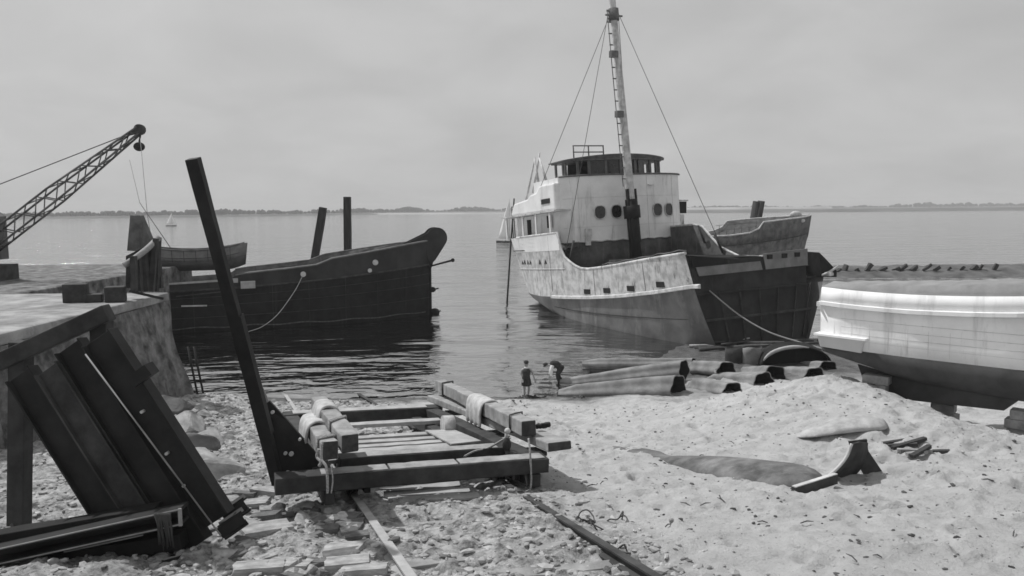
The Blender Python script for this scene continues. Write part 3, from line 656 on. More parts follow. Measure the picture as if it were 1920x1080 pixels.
# lifeboat on the hulk
lb = thing('lifeboat', 'grey clinker lifeboat resting on the black hulk behind the leaning post', 'rowing boat', at(385, 505, 58.3))
LO = at(372, 507, 58.3); Lf = Vector((.965, .26, 0)); Ln = Vector((.26, -.965, 0))
def LBp(s, n, z): return LO+Lf*s+Ln*n+Vector((0, 0, z))
ss = np.linspace(-3.9, 3.25, 17)
def lbB(s): return 1.15*max(0.0, 1-abs((s+.3)/3.62)**2.6)+.03
def lbsec(s):
    B_ = lbB(s); zt = 1.52+.035*(s+.3)**2; k = abs((s+.3)/3.6); z0 = .0+1.0*max(0, k-.55)**2*2
    return [(B_*x, z0+(zt-z0)*z) for x, z in ((0, 0), (.45, .08), (.72, .25), (.88, .45), (.96, .62), (1.0, .82), (1.02, 1))]
for nm, a, b_, m in (('bottom', 0, 4, 'launch_bottom'), ('planking', 3, 7, 'grey_boat')):
    mb = MB()
    for side in (1, -1): mb.loft([[LBp(s+.12*z*(1 if s > 2.9 else 0), side*n, z) for n, z in lbsec(s)[a:b_]] for s in ss])
    mb.build(nm, m, lb, solid=.03)
for side in (1, -1):
    mb = MB(); mb.tube([LBp(s, side*(lbsec(s)[-1][0]+.02), lbsec(s)[-1][1]) for s in ss], .06, 6); mb.build('gunwale', 'rust', lb)
    mb = MB(); mb.tube([LBp(s, side*(lbsec(s)[4][0]+.02), lbsec(s)[4][1]) for s in ss], .025, 5); mb.build('strake_edge', 'rust_dark', lb)
for s in (-2.4, -1.6, -.8, 0, .8, 1.6, 2.3):
    mb = MB(); mb.tube([LBp(s, n+.012, z) for n, z in lbsec(s)[3:]], .022, 5); mb.build('rib_mark', 'rust_dark', lb)
mb = MB(); mb.loft([[LBp(s, n, 1.35) for n in (-lbB(s)*.9, lbB(s)*.9)] for s in ss]); mb.build('boat_cover', 'rust', lb)
mb = MB(); mb.beam(LBp(2.2, .1, 1.5), LBp(2.2, .1, 1.95), .1, .1); mb.build('towing_post', 'rust_dark', lb)
for px, tw, bw2, Yd, lab in ((606, (606, 389), (591, 480), 71, 'shorter leaning timber pile behind the black hulk'), (651, (651, 369), (652, 470), 73, 'taller upright timber pile behind the black hulk')):
    t_, b_ = at(*tw, Yd), at(*bw2, Yd); d = (b_-t_); b_ = t_+d*(( t_.z+2.5)/(t_.z-b_.z))
    mb = MB(); mb.beam(b_, t_, .62, .62, up=(0, 1, 0), seg=8, jit=.02); tag(mb.build('mooring_pile', 'pile', bev=.05), lab, 'pile', 'piles behind the black hulk')

# ------------------------------------------------------------------ rusty ship behind on the right
rs = thing('rusty_ship', 'rusty ship with raised forecastle lying beyond the cut hull', 'ship', at(1440, 560, 90)*1)
RO = Vector((33.8, 93, 0)); rs.location = RO
Rf = Vector((.96, .27, 0)); Rn = Vector((.27, -.96, 0))
def Q2(s, n, z): return RO+Rf*s+Rn*n+Vector((0, 0, z))
RS = [1.0, .6, 0, -1, -2.2, -4, -6, -7.7, -8.0, -8.3, -9.5, -12, -18, -26]
rB = lambda s: float(np.interp(-s, [-1.0, -.6, 0, 1, 2.2, 4, 6, 9, 26], [.08, .5, 1.0, 1.8, 2.5, 3.2, 3.6, 3.9, 3.9]))
rT = lambda s: float(np.interp(-s, [-1, 0, 4, 7.7, 8.3, 9.5, 12, 26], [7.55, 7.45, 7.2, 6.9, 6.2, 5.75, 5.5, 5.4]))
rM = lambda s: float(np.interp(-s, [-1, 8, 12, 26], [5.5, 4.7, 4.4, 4.2]))
a_, b_2 = MB(), MB()
for side in (1, -1):
    a_.loft([[Q2(s*1-2.2*(1 if s > -6 else .0)*max(0, (1+s/6)), side*rB(s)*.55, -1), Q2(s-1.0*max(0, 1+s/6), side*rB(s)*.72, 2), Q2(s-.3*max(0, 1+s/6), side*rB(s)*.93, rM(s))] for s in RS])
    b_2.loft([[Q2(s-.3*max(0, 1+s/6), side*rB(s)*.93, rM(s)), Q2(s, side*rB(s), rT(s))] for s in RS])
a_.build('hull', 'rust', rs, solid=.1); b_2.build('forecastle_side', 'rust', rs, solid=.1)
for side in (1, -1):
    mb = MB(); mb.tube([Q2(s, side*rB(s), rT(s)) for s in RS], .09, 6); mb.build('rail_cap', 'strake', rs)
    mb = MB(); mb.tube([Q2(s-.3*max(0, 1+s/6), side*(rB(s)*.93+.02), rM(s)) for s in RS], .07, 6); mb.build('belt', 'rust_dark', rs)
mb = MB(); mb.loft([[Q2(s, rB(s)*.95, rT(s)-.5), Q2(s, -rB(s)*.95, rT(s)-.5)] for s in RS[1:]]); mb.build('deck', 'rust_dark', rs)
mb = MB(); mb.tube([Q2(.9, 0, 7.5), Q2(.55, 0, 5.3), Q2(-.6, 0, 2), Q2(-1.6, 0, -1)], .2, 8); mb.build('stem', 'rust_dark', rs)
mb = MB(); mb.ball(Q2(-1.7, rB(-1.7)+.05, 6.95), .3, .12, .2); mb.build('hawse_pipe', 'strake', rs)
mb = MB(); mb.ball(Q2(-1.0, 0, 7.6), .7, .4, .45); mb.build('canvas_bundle', 'canvas', rs)
mb = MB()
for k in range(6):
    s = -8.6-k*.9; mb.tube([Q2(s, rB(s)-.1, rT(s)), Q2(s, rB(s)-.1, rT(s)+1.1)], .03, 5)
for h in (.55, 1.1): mb.tube([Q2(-8.4, 3.7, 6.1+h-.25), Q2(-13.5, 3.8, 5.5+h)], .025, 5)
mb.build('well_railing', 'wire', rs)
mb = MB(); t_ = at(1419, 377, 96); b_ = at(1412, 416, 96); d = b_-t_; b_ = t_+d*((t_.z+2)/(t_.z-b_.z))
mb.tube([b_, t_+d*.02], .45, 10); mb.tube([b_+Vector((.55, 0, 0)), t_+Vector((.55, 0, 0))], .42, 10); tag(mb.build('mooring_dolphin', 'pile'), 'pair of dark piles bound together behind the rusty ship', 'pile')

# mud bank with wreck timbers
mb = MB(); rows = []
for px in range(1480, 2260, 12):
    rows.append([])
    for k, Yd in enumerate((93, 96, 99, 103, 108, 114)):
        x = (px-960)/F*Yd; e = min(1, (px-1480)/80.)
        hgt = [-.6, .25, .75, .85, .5, -.6][k]*e+.25*(random.random()-.5)
        rows[-1].append((x+random.uniform(-.2, .2), Yd, hgt))
mb.loft(rows); tag(mb.build('mud_bank', 'mud', loc=(45, 100, 0)), 'low dark mud bank beyond the cut hull', 'mud bank', kind='structure')
for k in range(16):
    px = 1545+k*21+random.uniform(-6, 6); p = at(px, 497, 98); p.z = .55
    mb = MB(); a = random.uniform(-.5, .5); ln = random.uniform(.5, 1.6)
    mb.beam(p, p+Vector((ln*math.cos(a)*.7, ln*math.sin(a), random.uniform(.25, .9))), random.uniform(.25, .6), random.uniform(.2, .5), seg=2, jit=.06)
    tag(mb.build('wreck_timber', 'timber_dark'), 'dark broken wreck timber sticking up on the mud bank', 'timber', 'wreck timbers on the mud bank')

# ------------------------------------------------------------------ sailing boats and withy
def sailboat(px, pyb, Yd, Lh, hm, lab, grp=None):
    p = at(px, pyb, Yd); p.z = 0; t = thing('sailing_boat', lab, 'sailing boat', p, grp)
    mb = MB(); secs = []
    for s in np.linspace(-.5, .5, 9):
        B_ = Lh*.14*max(.03, 1-abs(s*2)**2.2); secs.append([p+Vector((s*Lh, -B_, .55+.3*abs(s))), p+Vector((s*Lh, -B_*.7, .05)), p+Vector((s*Lh, B_*.7, .05)), p+Vector((s*Lh, B_, .55+.3*abs(s)))])
    mb.loft(secs, closed=True, caps=True); mb.build('hull', 'rust_dark', t)
    mb = MB(); mb.tube([p+Vector((.1*Lh, 0, .4)), p+Vector((.1*Lh, 0, hm))], [.09, .05], 6); mb.tube([p+Vector((.1*Lh, 0, 1.1)), p+Vector((-.42*Lh, -.2, 1.2))], .05, 6); mb.build('mast', 'mast', t)
    mb = MB(); rows = []
    for k in range(7):
        q = k/6; z = 1.2+(hm*.96-1.2)*q; wd = .5*Lh*(1-q)**.85
        rows.append([p+Vector((.09*Lh-wd*j/4, -.35*math.sin(math.pi*j/4)*(1-q), z)) for j in range(5)])
    mb.loft(rows); mb.build('mainsail', 'sail', t, solid=.02)
    mb = MB(); mb.add([p+Vector((.11*Lh, 0, hm*.8)), p+Vector((.46*Lh, -.1, .9)), p+Vector((.16*Lh, -.25, 1.1))], [(0, 1, 2)]); mb.build('jib', 'sail', t, solid=.02)
    return t
sailboat(321, 423, 470, 6.5, 8.0, 'small white sailing boat on the open water beyond the lifeboat')
sailboat(398, 405, 900, 6.5, 8.5, 'tiny pale sail near the far shore behind the leaning post')
t_ = sailboat(952, 452, 200, 5.8, 11.2, 'white sailing boat just left of the white ship')
mb = MB(); mb.tube([at(964, 372, 74), at(957, 470, 74), at(950, 580, 72.5)], [.07, .08, .09], 6); tag(mb.build('withy_pole', 'pile'), 'thin upright pole in the water beside the white ship', 'pole')

# ------------------------------------------------------------------ quay wall at the left with what stands on it
qw = thing('quay_wall', 'crumbling battered concrete quay wall at the left of the beach', 'wall', (-14.6, 31, 0))
rows = []
for Yq in np.linspace(14, 34.4, 130):
    g = -.6; j = lambda s: .26*float(vnoise(Yq*.9+s*7.1, s*3.3, 21))+.12*float(vnoise(Yq*3+s*3.1, s*9.3, 22))
    rows.append([(-13.9-1.0*q_+(.5*float(vnoise(Yq*.8, q_*1.6, 21))+.34*float(vnoise(Yq*2.3, q_*3.0, 22))+.2*float(vnoise(Yq*5.2, q_*6.5, 23)))*(1-.6*q_), Yq, g+(4.75-g)*q_) for q_ in np.linspace(0, 1, 30)]+[(-24, Yq, 4.75), (-24, Yq, g)])
for r in (rows[-1], rows[-2]): pass
mb = MB(); mb.loft(rows, closed=True, caps=True, sm=False); mb.build('wall_body', 'concrete', qw)
mb = MB(); mb.box(-24, -14.82, 14, 34.45, 4.76, 5.12); mb.build('coping', 'concrete_top', qw, bev=.08)
for dx in (0, .28):
    mb = MB(); mb.tube([at(352+dx*40, 650, 34.9), at(372+dx*40, 748, 34.7)], .05, 6); tag(mb.build('iron_bar', 'steel'), 'thin black iron bar leaning at the foot of the quay wall', 'iron bar', 'iron bars by the quay wall')
# derelict boat's bow, posts and panel on the quay
db = thing('broken_boat', 'broken boat bow with dark ribs on top of the quay wall', 'boat wreck', at(270, 540, 32))
for p in (((252, 545, 31), (250, 480, 31)), ((262, 546, 31.4), (258, 478, 31.4)), ((275, 546, 31.8), (270, 470, 31.8)), ((284, 546, 32), (292, 447, 32)), ((291, 546, 32.4), (297, 445, 32.4)), ((300, 540, 32.6), (294, 470, 32.6))):
    mb = MB(); mb.beam(at(*p[0]), at(*p[1]), .2, .2, up=(0, 1, 0), seg=4, jit=.02); mb.build('rib', 'timber_dark', db)
mb = MB(); mb.tube(catmull([at(232, 498, 31), at(256, 482, 31.3), at(280, 463, 31.8), at(297, 446, 32.3)]), .12, 8); mb.build('gunwale', 'timber', db)
mb = MB(); mb.prism([at(236, 540, 31.8), at(236, 480, 31.8), at(272, 462, 32.4), at(296, 445, 32.8), at(298, 540, 32.8)], (0, .15, 0)); mb.build('planking', 'rust_dark', db)
mb = MB(); mb.prism([at(238, 470, 32.5), at(244, 404, 32.5), at(262, 404, 32.5), at(284, 456, 32.5), at(268, 472, 32.5)], (.05, .25, 0)); tag(mb.build('leaning_panel', 'rust'), 'grey sheet leaning above the broken boat on the quay', 'panel')
mb = MB(); mb.beam(at(244, 546, 29.5), at(305, 560, 31.2), .09, .09); tag(mb.build('iron_rod', 'steel'), 'black iron rod lying over the quay edge', 'iron rod')
for p, s in (((215, 520), (.35, .3, .3)), ((175, 535), (.3, .3, .16)), ((140, 515), (.42, .3, .36))):
    c = at(*p, 31); c.z = 5.12+s[2]; mb = MB(); mb.obox(c, (s[0], .1, 0), (-.1, s[1], 0), (0, 0, s[2])); 
    o = mb.build('quay_crate', 'timber_dark', bev=.04); lab = {215: 'dark wooden crate next to the broken boat', 175: 'lowest dark crate between two others on the quay', 140: 'largest dark crate at the left end of the quay'}[p[0]]; tag(o, lab, 'crate', 'crates on the quay')
# crane with ball hook
cr = thing('quay_crane', 'lattice jib crane with a ball weight above the quay', 'crane', (-30, 46, 5))
tip = at(262, 243, 46); foot = Vector((-31.0, 46, 6.0))
jib = MB(); ax = (tip-foot).normalized(); n1 = ax.cross(Vector((0, 1, 0))).normalized(); n2 = Vector((0, 1, 0))
Lj = (tip-foot).length
for a, b_ in ((1, 1), (1, -1), (-1, 1), (-1, -1)): jib.tube([foot+(n1*a+n2*b_)*.42, foot+ax*Lj*.5+(n1*a+n2*b_)*.42, tip+(n1*a+n2*b_)*.16], .06, 6)
for k in range(16):
    q = k/16; q2 = (k+1)/16; r0 = .42 if q < .5 else .42-.26*(q-.5)*2; r1 = .42 if q2 < .5 else .42-.26*(q2-.5)*2; sg = 1 if k % 2 else -1
    for b_ in (1, -1):
        jib.tube([foot+ax*Lj*q+(n1*sg*r0+n2*b_*r0), foot+ax*Lj*q2+(n1*-sg*r1+n2*b_*r1)], .035, 5)
        jib.tube([foot+ax*Lj*q+(n1*b_*r0+n2*sg*r0), foot+ax*Lj*q2+(n1*b_*r1+n2*-sg*r1)], .035, 5)
jib.build('jib', 'rust', cr)
mb = MB(); mb.tube([tip-n2*.15, tip+n2*.15], .3, 12); mb.build('jib_sheave', 'rust_dark', cr)
bc = at(261, 275, 46); mb = MB(); mb.ball(bc, .31, .31, .26); mb.tube([bc+Vector((0, 0, .2)), tip+Vector((.1, 0, 0))], .05, 6); mb.build('ball_weight', 'steel', cr)
mb = MB(); mb.box(-33.5, -29.8, 44.6, 47.4, 5.9, 8.4); mb.prism([(-33.5, 44.6, 8.4), (-29.8, 44.6, 8.4), (-30.6, 44.6, 9.0), (-33.3, 44.6, 9.0)], (0, 2.8, 0)); mb.build('cab', 'rust', cr)
mb = MB(); mb.box(-33.9, -29.4, 44.4, 47.6, 4.0, 5.6); mb.tube([(-31.6, 46, 5.4), (-31.6, 46, 6.0)], 1.1, 16); mb.build('undercarriage', 'rust_dark', cr)
mb = MB(); mb.tube([tip, (-32.5, 46, 9.0)], .03, 5); mb.build('luffing_wire', 'wire', cr)
mb = MB(); mb.tube([at(262, 250, 46), at(276, 400, 40), at(287, 470, 36)], .018, 4); mb.tube([at(243, 300, 44), at(262, 380, 40), at(320, 465, 36)], .018, 4); mb.build('hanging_line', 'wire', cr)
mb = MB(); mb.box(-45, -24.02, 30, 60, -2, 4.7); tag(mb.build('quay_platform', 'concrete', bev=.1), 'concrete quay platform under the crane', 'quay')

# ------------------------------------------------------------------ slipway rails, sleepers
T3 = Vector((-.335, .942, -.1225)); C3 = Vector((.942, .335, -.0435)); KO = Vector((-1.5, 11.07, SL*(36-11.07)))
def G(c, t, h): return KO+C3*c+T3*t+Vector((0, 0, h))
def kl(px, py, h):
    d = ray(px, py); t = (SL*36+h-CZ)/(d.z+SL*d.y); p = Vector((0, 0, CZ))+d*t; p.z -= h
    e = p-KO; a = np.array([[C3.x, T3.x], [C3.y, T3.y]]); s = np.linalg.solve(a, np.array([e.x, e.y])); return float(s[0]), float(s[1])
for c0, lab, dh in ((0, 'left pale rail of the slipway track', .12), (3.25, 'right rail of the slipway track half sunk in sand', .14)):
    mb = MB(); prof = [(-.075, -.16), (.075, -.16), (.075, -.14), (.016, -.12), (.016, -.04), (.042, -.03), (.042, .0), (-.042, .0), (-.042, -.03), (-.016, -.04), (-.016, -.12), (-.075, -.14)]; prof = [(a*1.45, b_) for a, b_ in prof]
    mb.loft([[G(c0+a*1.25, t, dh+b_*1.1) for a, b_ in prof] for t in np.linspace(-5, 30, 36)], closed=True, caps=True, sm=False)
    tag(mb.build('slipway_rail', 'plank' if c0 == 0 else 'rust_dark'), lab, 'rail', 'slipway rails')
for k in range(15):
    t = -2.2+k*1.05; a = random.uniform(-.5, -.1); b_ = random.uniform(3.5, 3.9)
    mb = MB(); dt = random.uniform(-.12, .12); mb.beam(G(a-.5, t-dt, -.12), G(b_, t+dt, -.12), .26, .2, seg=6, jit=.02)
    tag(mb.build('sleeper', 'plank' if k in (6, 7, 8) else 'timber', bev=.015), 'old timber sleeper under the slipway rails', 'sleeper', 'slipway sleepers')
# boards lying in the light under the cradle front
for k, (y0, y1) in enumerate(((913, 907), (926, 917), (938, 928))):
    c0, t0 = kl(712+k*8, y0, .12); c1, t1 = kl(862+k*18, y1, .12)
    mb = MB(); mb.beam(G(c0, t0, .1), G(c1, t1, .1), .3, .06, seg=5, jit=.012); tag(mb.build('loose_board', 'plank'), 'bleached board lying between the rails under the cradle front', 'board', 'boards under the cradle')

# ------------------------------------------------------------------ slipway cradle
cd = thing('slipway_cradle', 'heavy shade-dark timber boat cradle standing on the slipway rails', 'boat cradle', G(1.6, 9, 0))
def kbeam(c0, c1, t0, t1, h0, h1, name, m, seg=8, jit=.012, bev=.018):
    mb = MB(); mb.beam(G(c0, (t0+t1)/2, (h0+h1)/2), G(c1, (t0+t1)/2, (h0+h1)/2), abs(t1-t0), h1-h0, seg=seg, jit=jit); return mb.build(name, m, cd, bev=bev)
def tbeam(t0, t1, c0, c1, h0, h1, name, m, seg=8, jit=.012, bev=.018):
    mb = MB(); mb.beam(G((c0+c1)/2, t0, (h0+h1)/2), G((c0+c1)/2, t1, (h0+h1)/2), abs(c1-c0), h1-h0, seg=seg, jit=jit); return mb.build(name, m, cd, bev=bev)
kbeam(-1.62, 4.0, 4.5, 4.92, .47, .79, 'front_beam', 'timber_dark')  # its shaded front face is put into the dark timber colour
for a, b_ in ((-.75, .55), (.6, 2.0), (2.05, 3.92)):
    kbeam(a, b_, 4.53, 4.88, .792, .815, 'sunlit_top_strip', 'timber', jit=.006, bev=.006)  # sunlight on the beam tops put in as paler strips
kbeam(.4, 3.4, 6.13, 6.46, .802, .815, 'sunlit_top_strip', 'timber', jit=.004, bev=.006)
kbeam(-.6, 3.6, 13.95, 14.35, .862, .88, 'sunlit_top_strip', 'plank', jit=.004, bev=.006)
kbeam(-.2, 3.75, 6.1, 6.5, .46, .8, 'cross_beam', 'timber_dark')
tbeam(4.6, 14.2, -.7, -.5, .14, .42, 'added_shade_skid', 'timber_dark')  # long beams added low down to shade the ground under the cradle
tbeam(4.6, 14.2, 3.6, 3.85, .14, .42, 'added_shade_skid', 'timber_dark')
kbeam(-.4, 3.6, 5.2, 5.6, .3, .46, 'added_shade_beam', 'timber_dark')  # added under the frame to block light from the ground
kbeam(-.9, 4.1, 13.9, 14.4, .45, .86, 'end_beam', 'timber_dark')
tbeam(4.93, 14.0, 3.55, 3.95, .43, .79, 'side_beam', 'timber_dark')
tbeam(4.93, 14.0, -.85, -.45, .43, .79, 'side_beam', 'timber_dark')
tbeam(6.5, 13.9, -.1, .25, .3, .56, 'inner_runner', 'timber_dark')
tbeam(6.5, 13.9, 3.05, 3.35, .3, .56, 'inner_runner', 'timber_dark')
for py, hw_ in ((790, .16), (815, .13), (824, .12), (832, .12), (840, .14), (851, .12)):
    c_, t_ = kl(740, py, .72); kbeam(-.4, 2.6 if py > 800 else 3.5, t_-hw_, t_+hw_, .62, .72, 'slat', 'plank', jit=.008, bev=.01)
c0, t0 = kl(800, 812, .76); mb = MB()
pp = [kl(797, 808, .76), kl(852, 807, .76), kl(902, 828, .76), kl(846, 834, .76)]
mb.prism([G(a, b_, .75) for a, b_ in pp], (0, 0, .035)); mb.build('loose_panel', 'plank', cd)
for c_ in (0, 3.25):
    for t_ in (5.6, 13.2):
        mb = MB(); mb.tube([G(c_-.06, t_, .32), G(c_+.08, t_, .32)], .2, 16); mb.tube([G(c_-.12, t_, .32), G(c_-.06, t_, .32)], .25, 16); mb.build('wheel', 'steel', cd)
for c_ in (0, 3.25):
    mb = MB(); mb.beam(G(c_+.2, 5.0, .38), G(c_+.2, 13.9, .38), .12, .3); mb.build('wheel_frame', 'steel', cd)
# leaning guide post and its gusset
pb = G(-1.5, 5.0, .45); pt = at(362, 297, 14.2)
post_b = at(522, 905, 15.6)
mb = MB(); mb.beam(post_b, pt, .22, .2, up=(0, 1, 0), seg=14, jit=.006); post = mb.build('guide_post', 'steel', cd, bev=.012)
mb = MB(); f0 = .035
dd = (pt-post_b); mb.beam(post_b.lerp(pt, .17)+Vector((.12, 0, 0)), post_b.lerp(pt, .55)+Vector((.12, 0, 0)), .05, .2, up=(0, 1, 0)); mb.build('post_flange', 'steel', cd)
g0 = post_b.y
mb = MB(); mb.prism([at(492, 762, g0+.05), at(505, 752, g0+.05), at(540, 790, g0+.2), at(592, 850, g0+.3), at(607, 898, g0+.3), at(514, 905, g0+.05)], (-.02, .10, 0)); gus = mb.build('gusset_plate', 'steel', cd)
for x, y, r_ in ((536, 849, .03), (547, 850, .04), (563, 823, .025), (540, 885, .035), (591, 892, .028), (512, 772, .03)):
    p = at(x, y, g0+.05); mb = MB(); mb.tube([p, p+Vector((0, -.06, 0))], r_*1.15, 8); mb.build('bolt', 'strake', gus)
mb = MB(); c = at(490, 740, g0-.02); mb.prism([at(484, 718, g0-.12), at(492, 722, g0-.12), at(505, 752, g0-.12), at(497, 757, g0-.12)], (0, -.02, 0)); mb.build('torn_plank_end', 'plank', cd)
# right lower plank, timber baulk
def rot_beam(p0, p1, wd, ht, name, m, lab, cat, grp=None, jit=.012, bev=.03, seg=10):
    mb = MB(); mb.beam(p0, p1, wd, ht, seg=seg, jit=jit); o = tag(mb.build(name, m, bev=bev), lab, cat, grp)
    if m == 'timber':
        o.data.materials.append(M['end_shade'])  # end faces take a darker material that stands in for shade
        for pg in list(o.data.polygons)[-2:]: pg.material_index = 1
    return o
rot_beam(at(1050, 836, 16.9), at(815, 745, 27.0), .56, .2, 'bolster_plank', 'timber', 'broad grey plank under the long baulk on the right of the cradle', 'plank')
rot_beam(at(992, 803, 17.6), at(826, 722, 27.0), .36, .36, 'timber_baulk', 'timber', 'long squared baulk along the right side of the cradle', 'timber baulk', 'baulks on the cradle')
rot_beam(at(1005, 800, 18.4), at(1032, 796, 18.3), .12, .12, 'dog_spike', 'steel', 'short iron stub at the near end of the long baulk', 'iron stub')
# packing blocks carrying the plank
for k, (px, py, Yq) in enumerate(((1000, 850, 17.6), (925, 818, 20.5), (850, 778, 25))):
    p = at(px, py, Yq); g_ = SL*(36-p.y)+.8; mb = MB(); top_z = p.z-.02
    mb.obox((p.x, p.y, (g_+top_z)/2), C3*.2, T3*.35, (0, 0, max(.05, (top_z-g_)/2))); mb.build('packing_block', 'timber_dark', cd, bev=.015)
# left baulks
rot_beam(at(657, 832, 14.6), at(597, 757, 17.6), .34, .34, 'timber_baulk', 'timber', 'short pale baulk tilted on the left end of the cradle', 'timber baulk', 'baulks on the cradle')
rot_beam(at(618, 845, 14.5), at(580, 790, 17.2), .32, .34, 'timber_baulk', 'timber', 'short dark ended baulk lashed with rope at the left of the cradle', 'timber baulk', 'baulks on the cradle')
# canvas padding
def drape(name, c, axis_, width, wd, drop_l, drop_r, lab, seed):
    axis_ = axis_.normalized(); sd = axis_.cross(Vector((0, 0, 1))).normalized(); mb = MB(); rows = []
    for i in range(13):
        a = -width/2+width*i/12; row = []
        fold = 1+.10*math.sin(i*1.9+seed)+.05*math.sin(i*4.1)
        prof = [(-wd*1.02, -drop_l), (-wd*1.08, -drop_l*.5), (-wd*1.05, -.02), (-wd*.85, .18), (-wd*.4, .225), (wd*.2, .23), (wd*.75, .19), (wd*1.05, .02), (wd*1.12, -drop_r*.5), (wd*1.3, -drop_r)]
        for j, (x, z) in enumerate(prof):
            row.append(c+axis_*(a+.05*math.sin(j*1.3+seed+i*.2))+sd*x*fold+Vector((0, 0, z*fold+.02*math.sin(i*2.3+j+seed))))
        rows.append(row)
    mb.loft(rows); o = mb.build(name, 'canvas', solid=.07); s_ = o.modifiers.new('smooth', 'SUBSURF'); s_.levels = 1; s_.render_levels = 1
    return tag(o, lab, 'canvas padding', 'canvas pads on the cradle')
ax_r = at(826, 722, 27)-at(992, 803, 17.6)
c = at(992, 803, 17.6).lerp(at(826, 722, 27.0), .42)+Vector((0, 0, .0)); drape('canvas_pad', c, ax_r, 1.7, .25, .5, .34, 'thick canvas pad wrapped over the long right baulk', .3)
c = at(618, 845, 14.5).lerp(at(580, 790, 17.2), .72); drape('canvas_pad', c, at(580, 790, 17.2)-at(618, 845, 14.5), 1.1, .22, .34, .2, 'folded canvas pad on the left baulks of the cradle', 1.4)
c = at(657, 832, 14.6).lerp(at(597, 757, 17.6), .72); drape('canvas_pad', c, at(597, 757, 17.6)-at(657, 832, 14.6), .7, .215, .2, .15, 'flat pale canvas folded on the tilted short baulk', 2.2)
mb = MB(); c = at(840, 797, 21.0); mb.tube([c+C3*-.15, c+C3*.15], .26, 14); tag(mb.build('canvas_roll', 'canvas'), 'small pale canvas roll standing on the cradle slats', 'canvas roll')
# ropes on the cradle
def rope(pts, r, lab, m='rope', name='rope', grp=None): 
    mb = MB(); mb.tube(catmull([at(*p) for p in pts], 6), r, 6); return tag(mb.build(name, m), lab, 'rope', grp)
rope([(991, 822, 16.7), (994, 850, 16.5), (996, 900, 16.4), (993, 930, 16.3), (1000, 955, 16.2), (1010, 975, 16.1), (1030, 995, 15.2), (1060, 1007, 14.6), (1085, 1010, 14.4)], .022, 'pale rope hanging from the right plank down to the sand')
rope([(604, 828, 14.2), (603, 860, 14.1), (612, 876, 14.0), (614, 905, 13.9), (614, 925, 13.85)], .026, 'thick rope tail hanging over the front beam at the left')
rope([(621, 872, 14.05), (624, 900, 13.95), (621, 925, 13.9)], .014, 'thin rope tail beside the thick one at the left of the front beam')
rope([(870, 856, 17.4), (890, 846, 17.7), (915, 840, 17.9), (942, 825, 17.8), (955, 818, 17.4)], .025, 'frayed rope lying over the cross beam of the cradle')
def lash(a, b_, t, hw_, hh_, r, lab, m='rope', skew=.1, turns=1):
    a, b_ = Vector(a), Vector(b_); d = (b_-a).normalized(); sd = d.cross(Vector((0, 0, 1))).normalized(); up = sd.cross(d); mb = MB()
    for k in range(turns):
        c = a.lerp(b_, t)+d*k*r*2.3; q = []
        for i, (x, z) in enumerate(((-1, -1), (-1.03, 0), (-1, 1), (0, 1.04), (1, 1), (1.03, 0), (1, -1), (0, -1.04), (-1, -1))):
            q.append(c+sd*x*(hw_+r)+up*z*(hh_+r)+d*(skew*x*.5+.01*math.sin(i*2+k)))
        mb.tube(q, r, 6)
    return tag(mb.build('rope', m), lab, 'rope')
RB = (at(992, 803, 17.6), at(826, 722, 27.0)); LA = (at(657, 832, 14.6), at(597, 757, 17.6)); LBk = (at(618, 845, 14.5), at(580, 790, 17.2))
lash(*RB, .10, .18, .18, .022, 'dark lashing over the near end of the long baulk', 'rope_dark', .3)
lash(*RB, .88, .18, .18, .03, 'dark lashing over the far end of the long baulk', 'rope_dark', .3)
lash(*LA, .34, .17, .17, .02, 'rope lashed over the short tilted baulk', 'rope', .25, 3)
lash(*LBk, .10, .16, .17, .022, 'rope wound round the dark baulk end', 'rope', .12, 4)
rope([(598, 842, 14.2), (594, 856, 14.2), (602, 866, 14.1), (598, 874, 14.1)], .03, 'knotted rope end beside the dark baulk end')
blk = thing('pulley_block', 'dark pulley block lashed under the long baulk', 'pulley', at(950, 845, 17.3))
mb = MB(); p = at(950, 833, 17.3); mb.ball(p, .1, .09, .17); mb.build('shell', 'timber_dark', blk)
mb = MB(); mb.tube([p+Vector((0, -.02, .15)), p+Vector((.02, 0, .34))], .03, 6); mb.ball(p+Vector((.02, 0, .3)), .07); mb.build('becket', 'strake', blk)

# ------------------------------------------------------------------ black steel frame in the lower left corner
sf = thing('steel_frame', 'black bolted steel frame leaning in the lower left corner', 'steel frame', at(330, 1090, 12.6))
def P(x, y, Y=12.8): return at(x, y, Y)
def ibeam(p0, p1, h, w_, t_, name, m):
    p0, p1 = Vector(p0), Vector(p1); d = (p1-p0).normalized(); n = Vector((0, 1, 0)); n = (n-d*n.dot(d)).normalized(); q = d.cross(n).normalized()
    pr = [(-h/2, -w_/2), (-h/2+t_, -w_/2), (-h/2+t_, -t_/2), (h/2-t_, -t_/2), (h/2-t_, -w_/2), (h/2, -w_/2), (h/2, w_/2), (h/2-t_, w_/2), (h/2-t_, t_/2), (-h/2+t_, t_/2), (-h/2+t_, w_/2), (-h/2, w_/2)]
    mb = MB(); mb.loft([[c+q*a+n*b_ for a, b_ in pr] for c in (p0, p0.lerp(p1, .5), p1)], closed=True, caps=True, sm=False); return mb.build(name, m, sf, bev=.006)
ibeam(P(186, 632, 13.25), P(408, 975, 12.85), .56, .30, .03, 'leaning_beam', 'steel')
ibeam(P(132, 648, 13.30), P(370, 1022, 12.75), .50, .26, .03, 'leaning_beam', 'steel')
ibeam(P(92, 690, 13.35), P(338, 1078, 12.7), .46, .26, .03, 'leaning_beam', 'rust_dark')
ibeam(P(40, 700, 13.4), P(292, 1100, 12.7), .5, .26, .03, 'leaning_beam', 'steel')
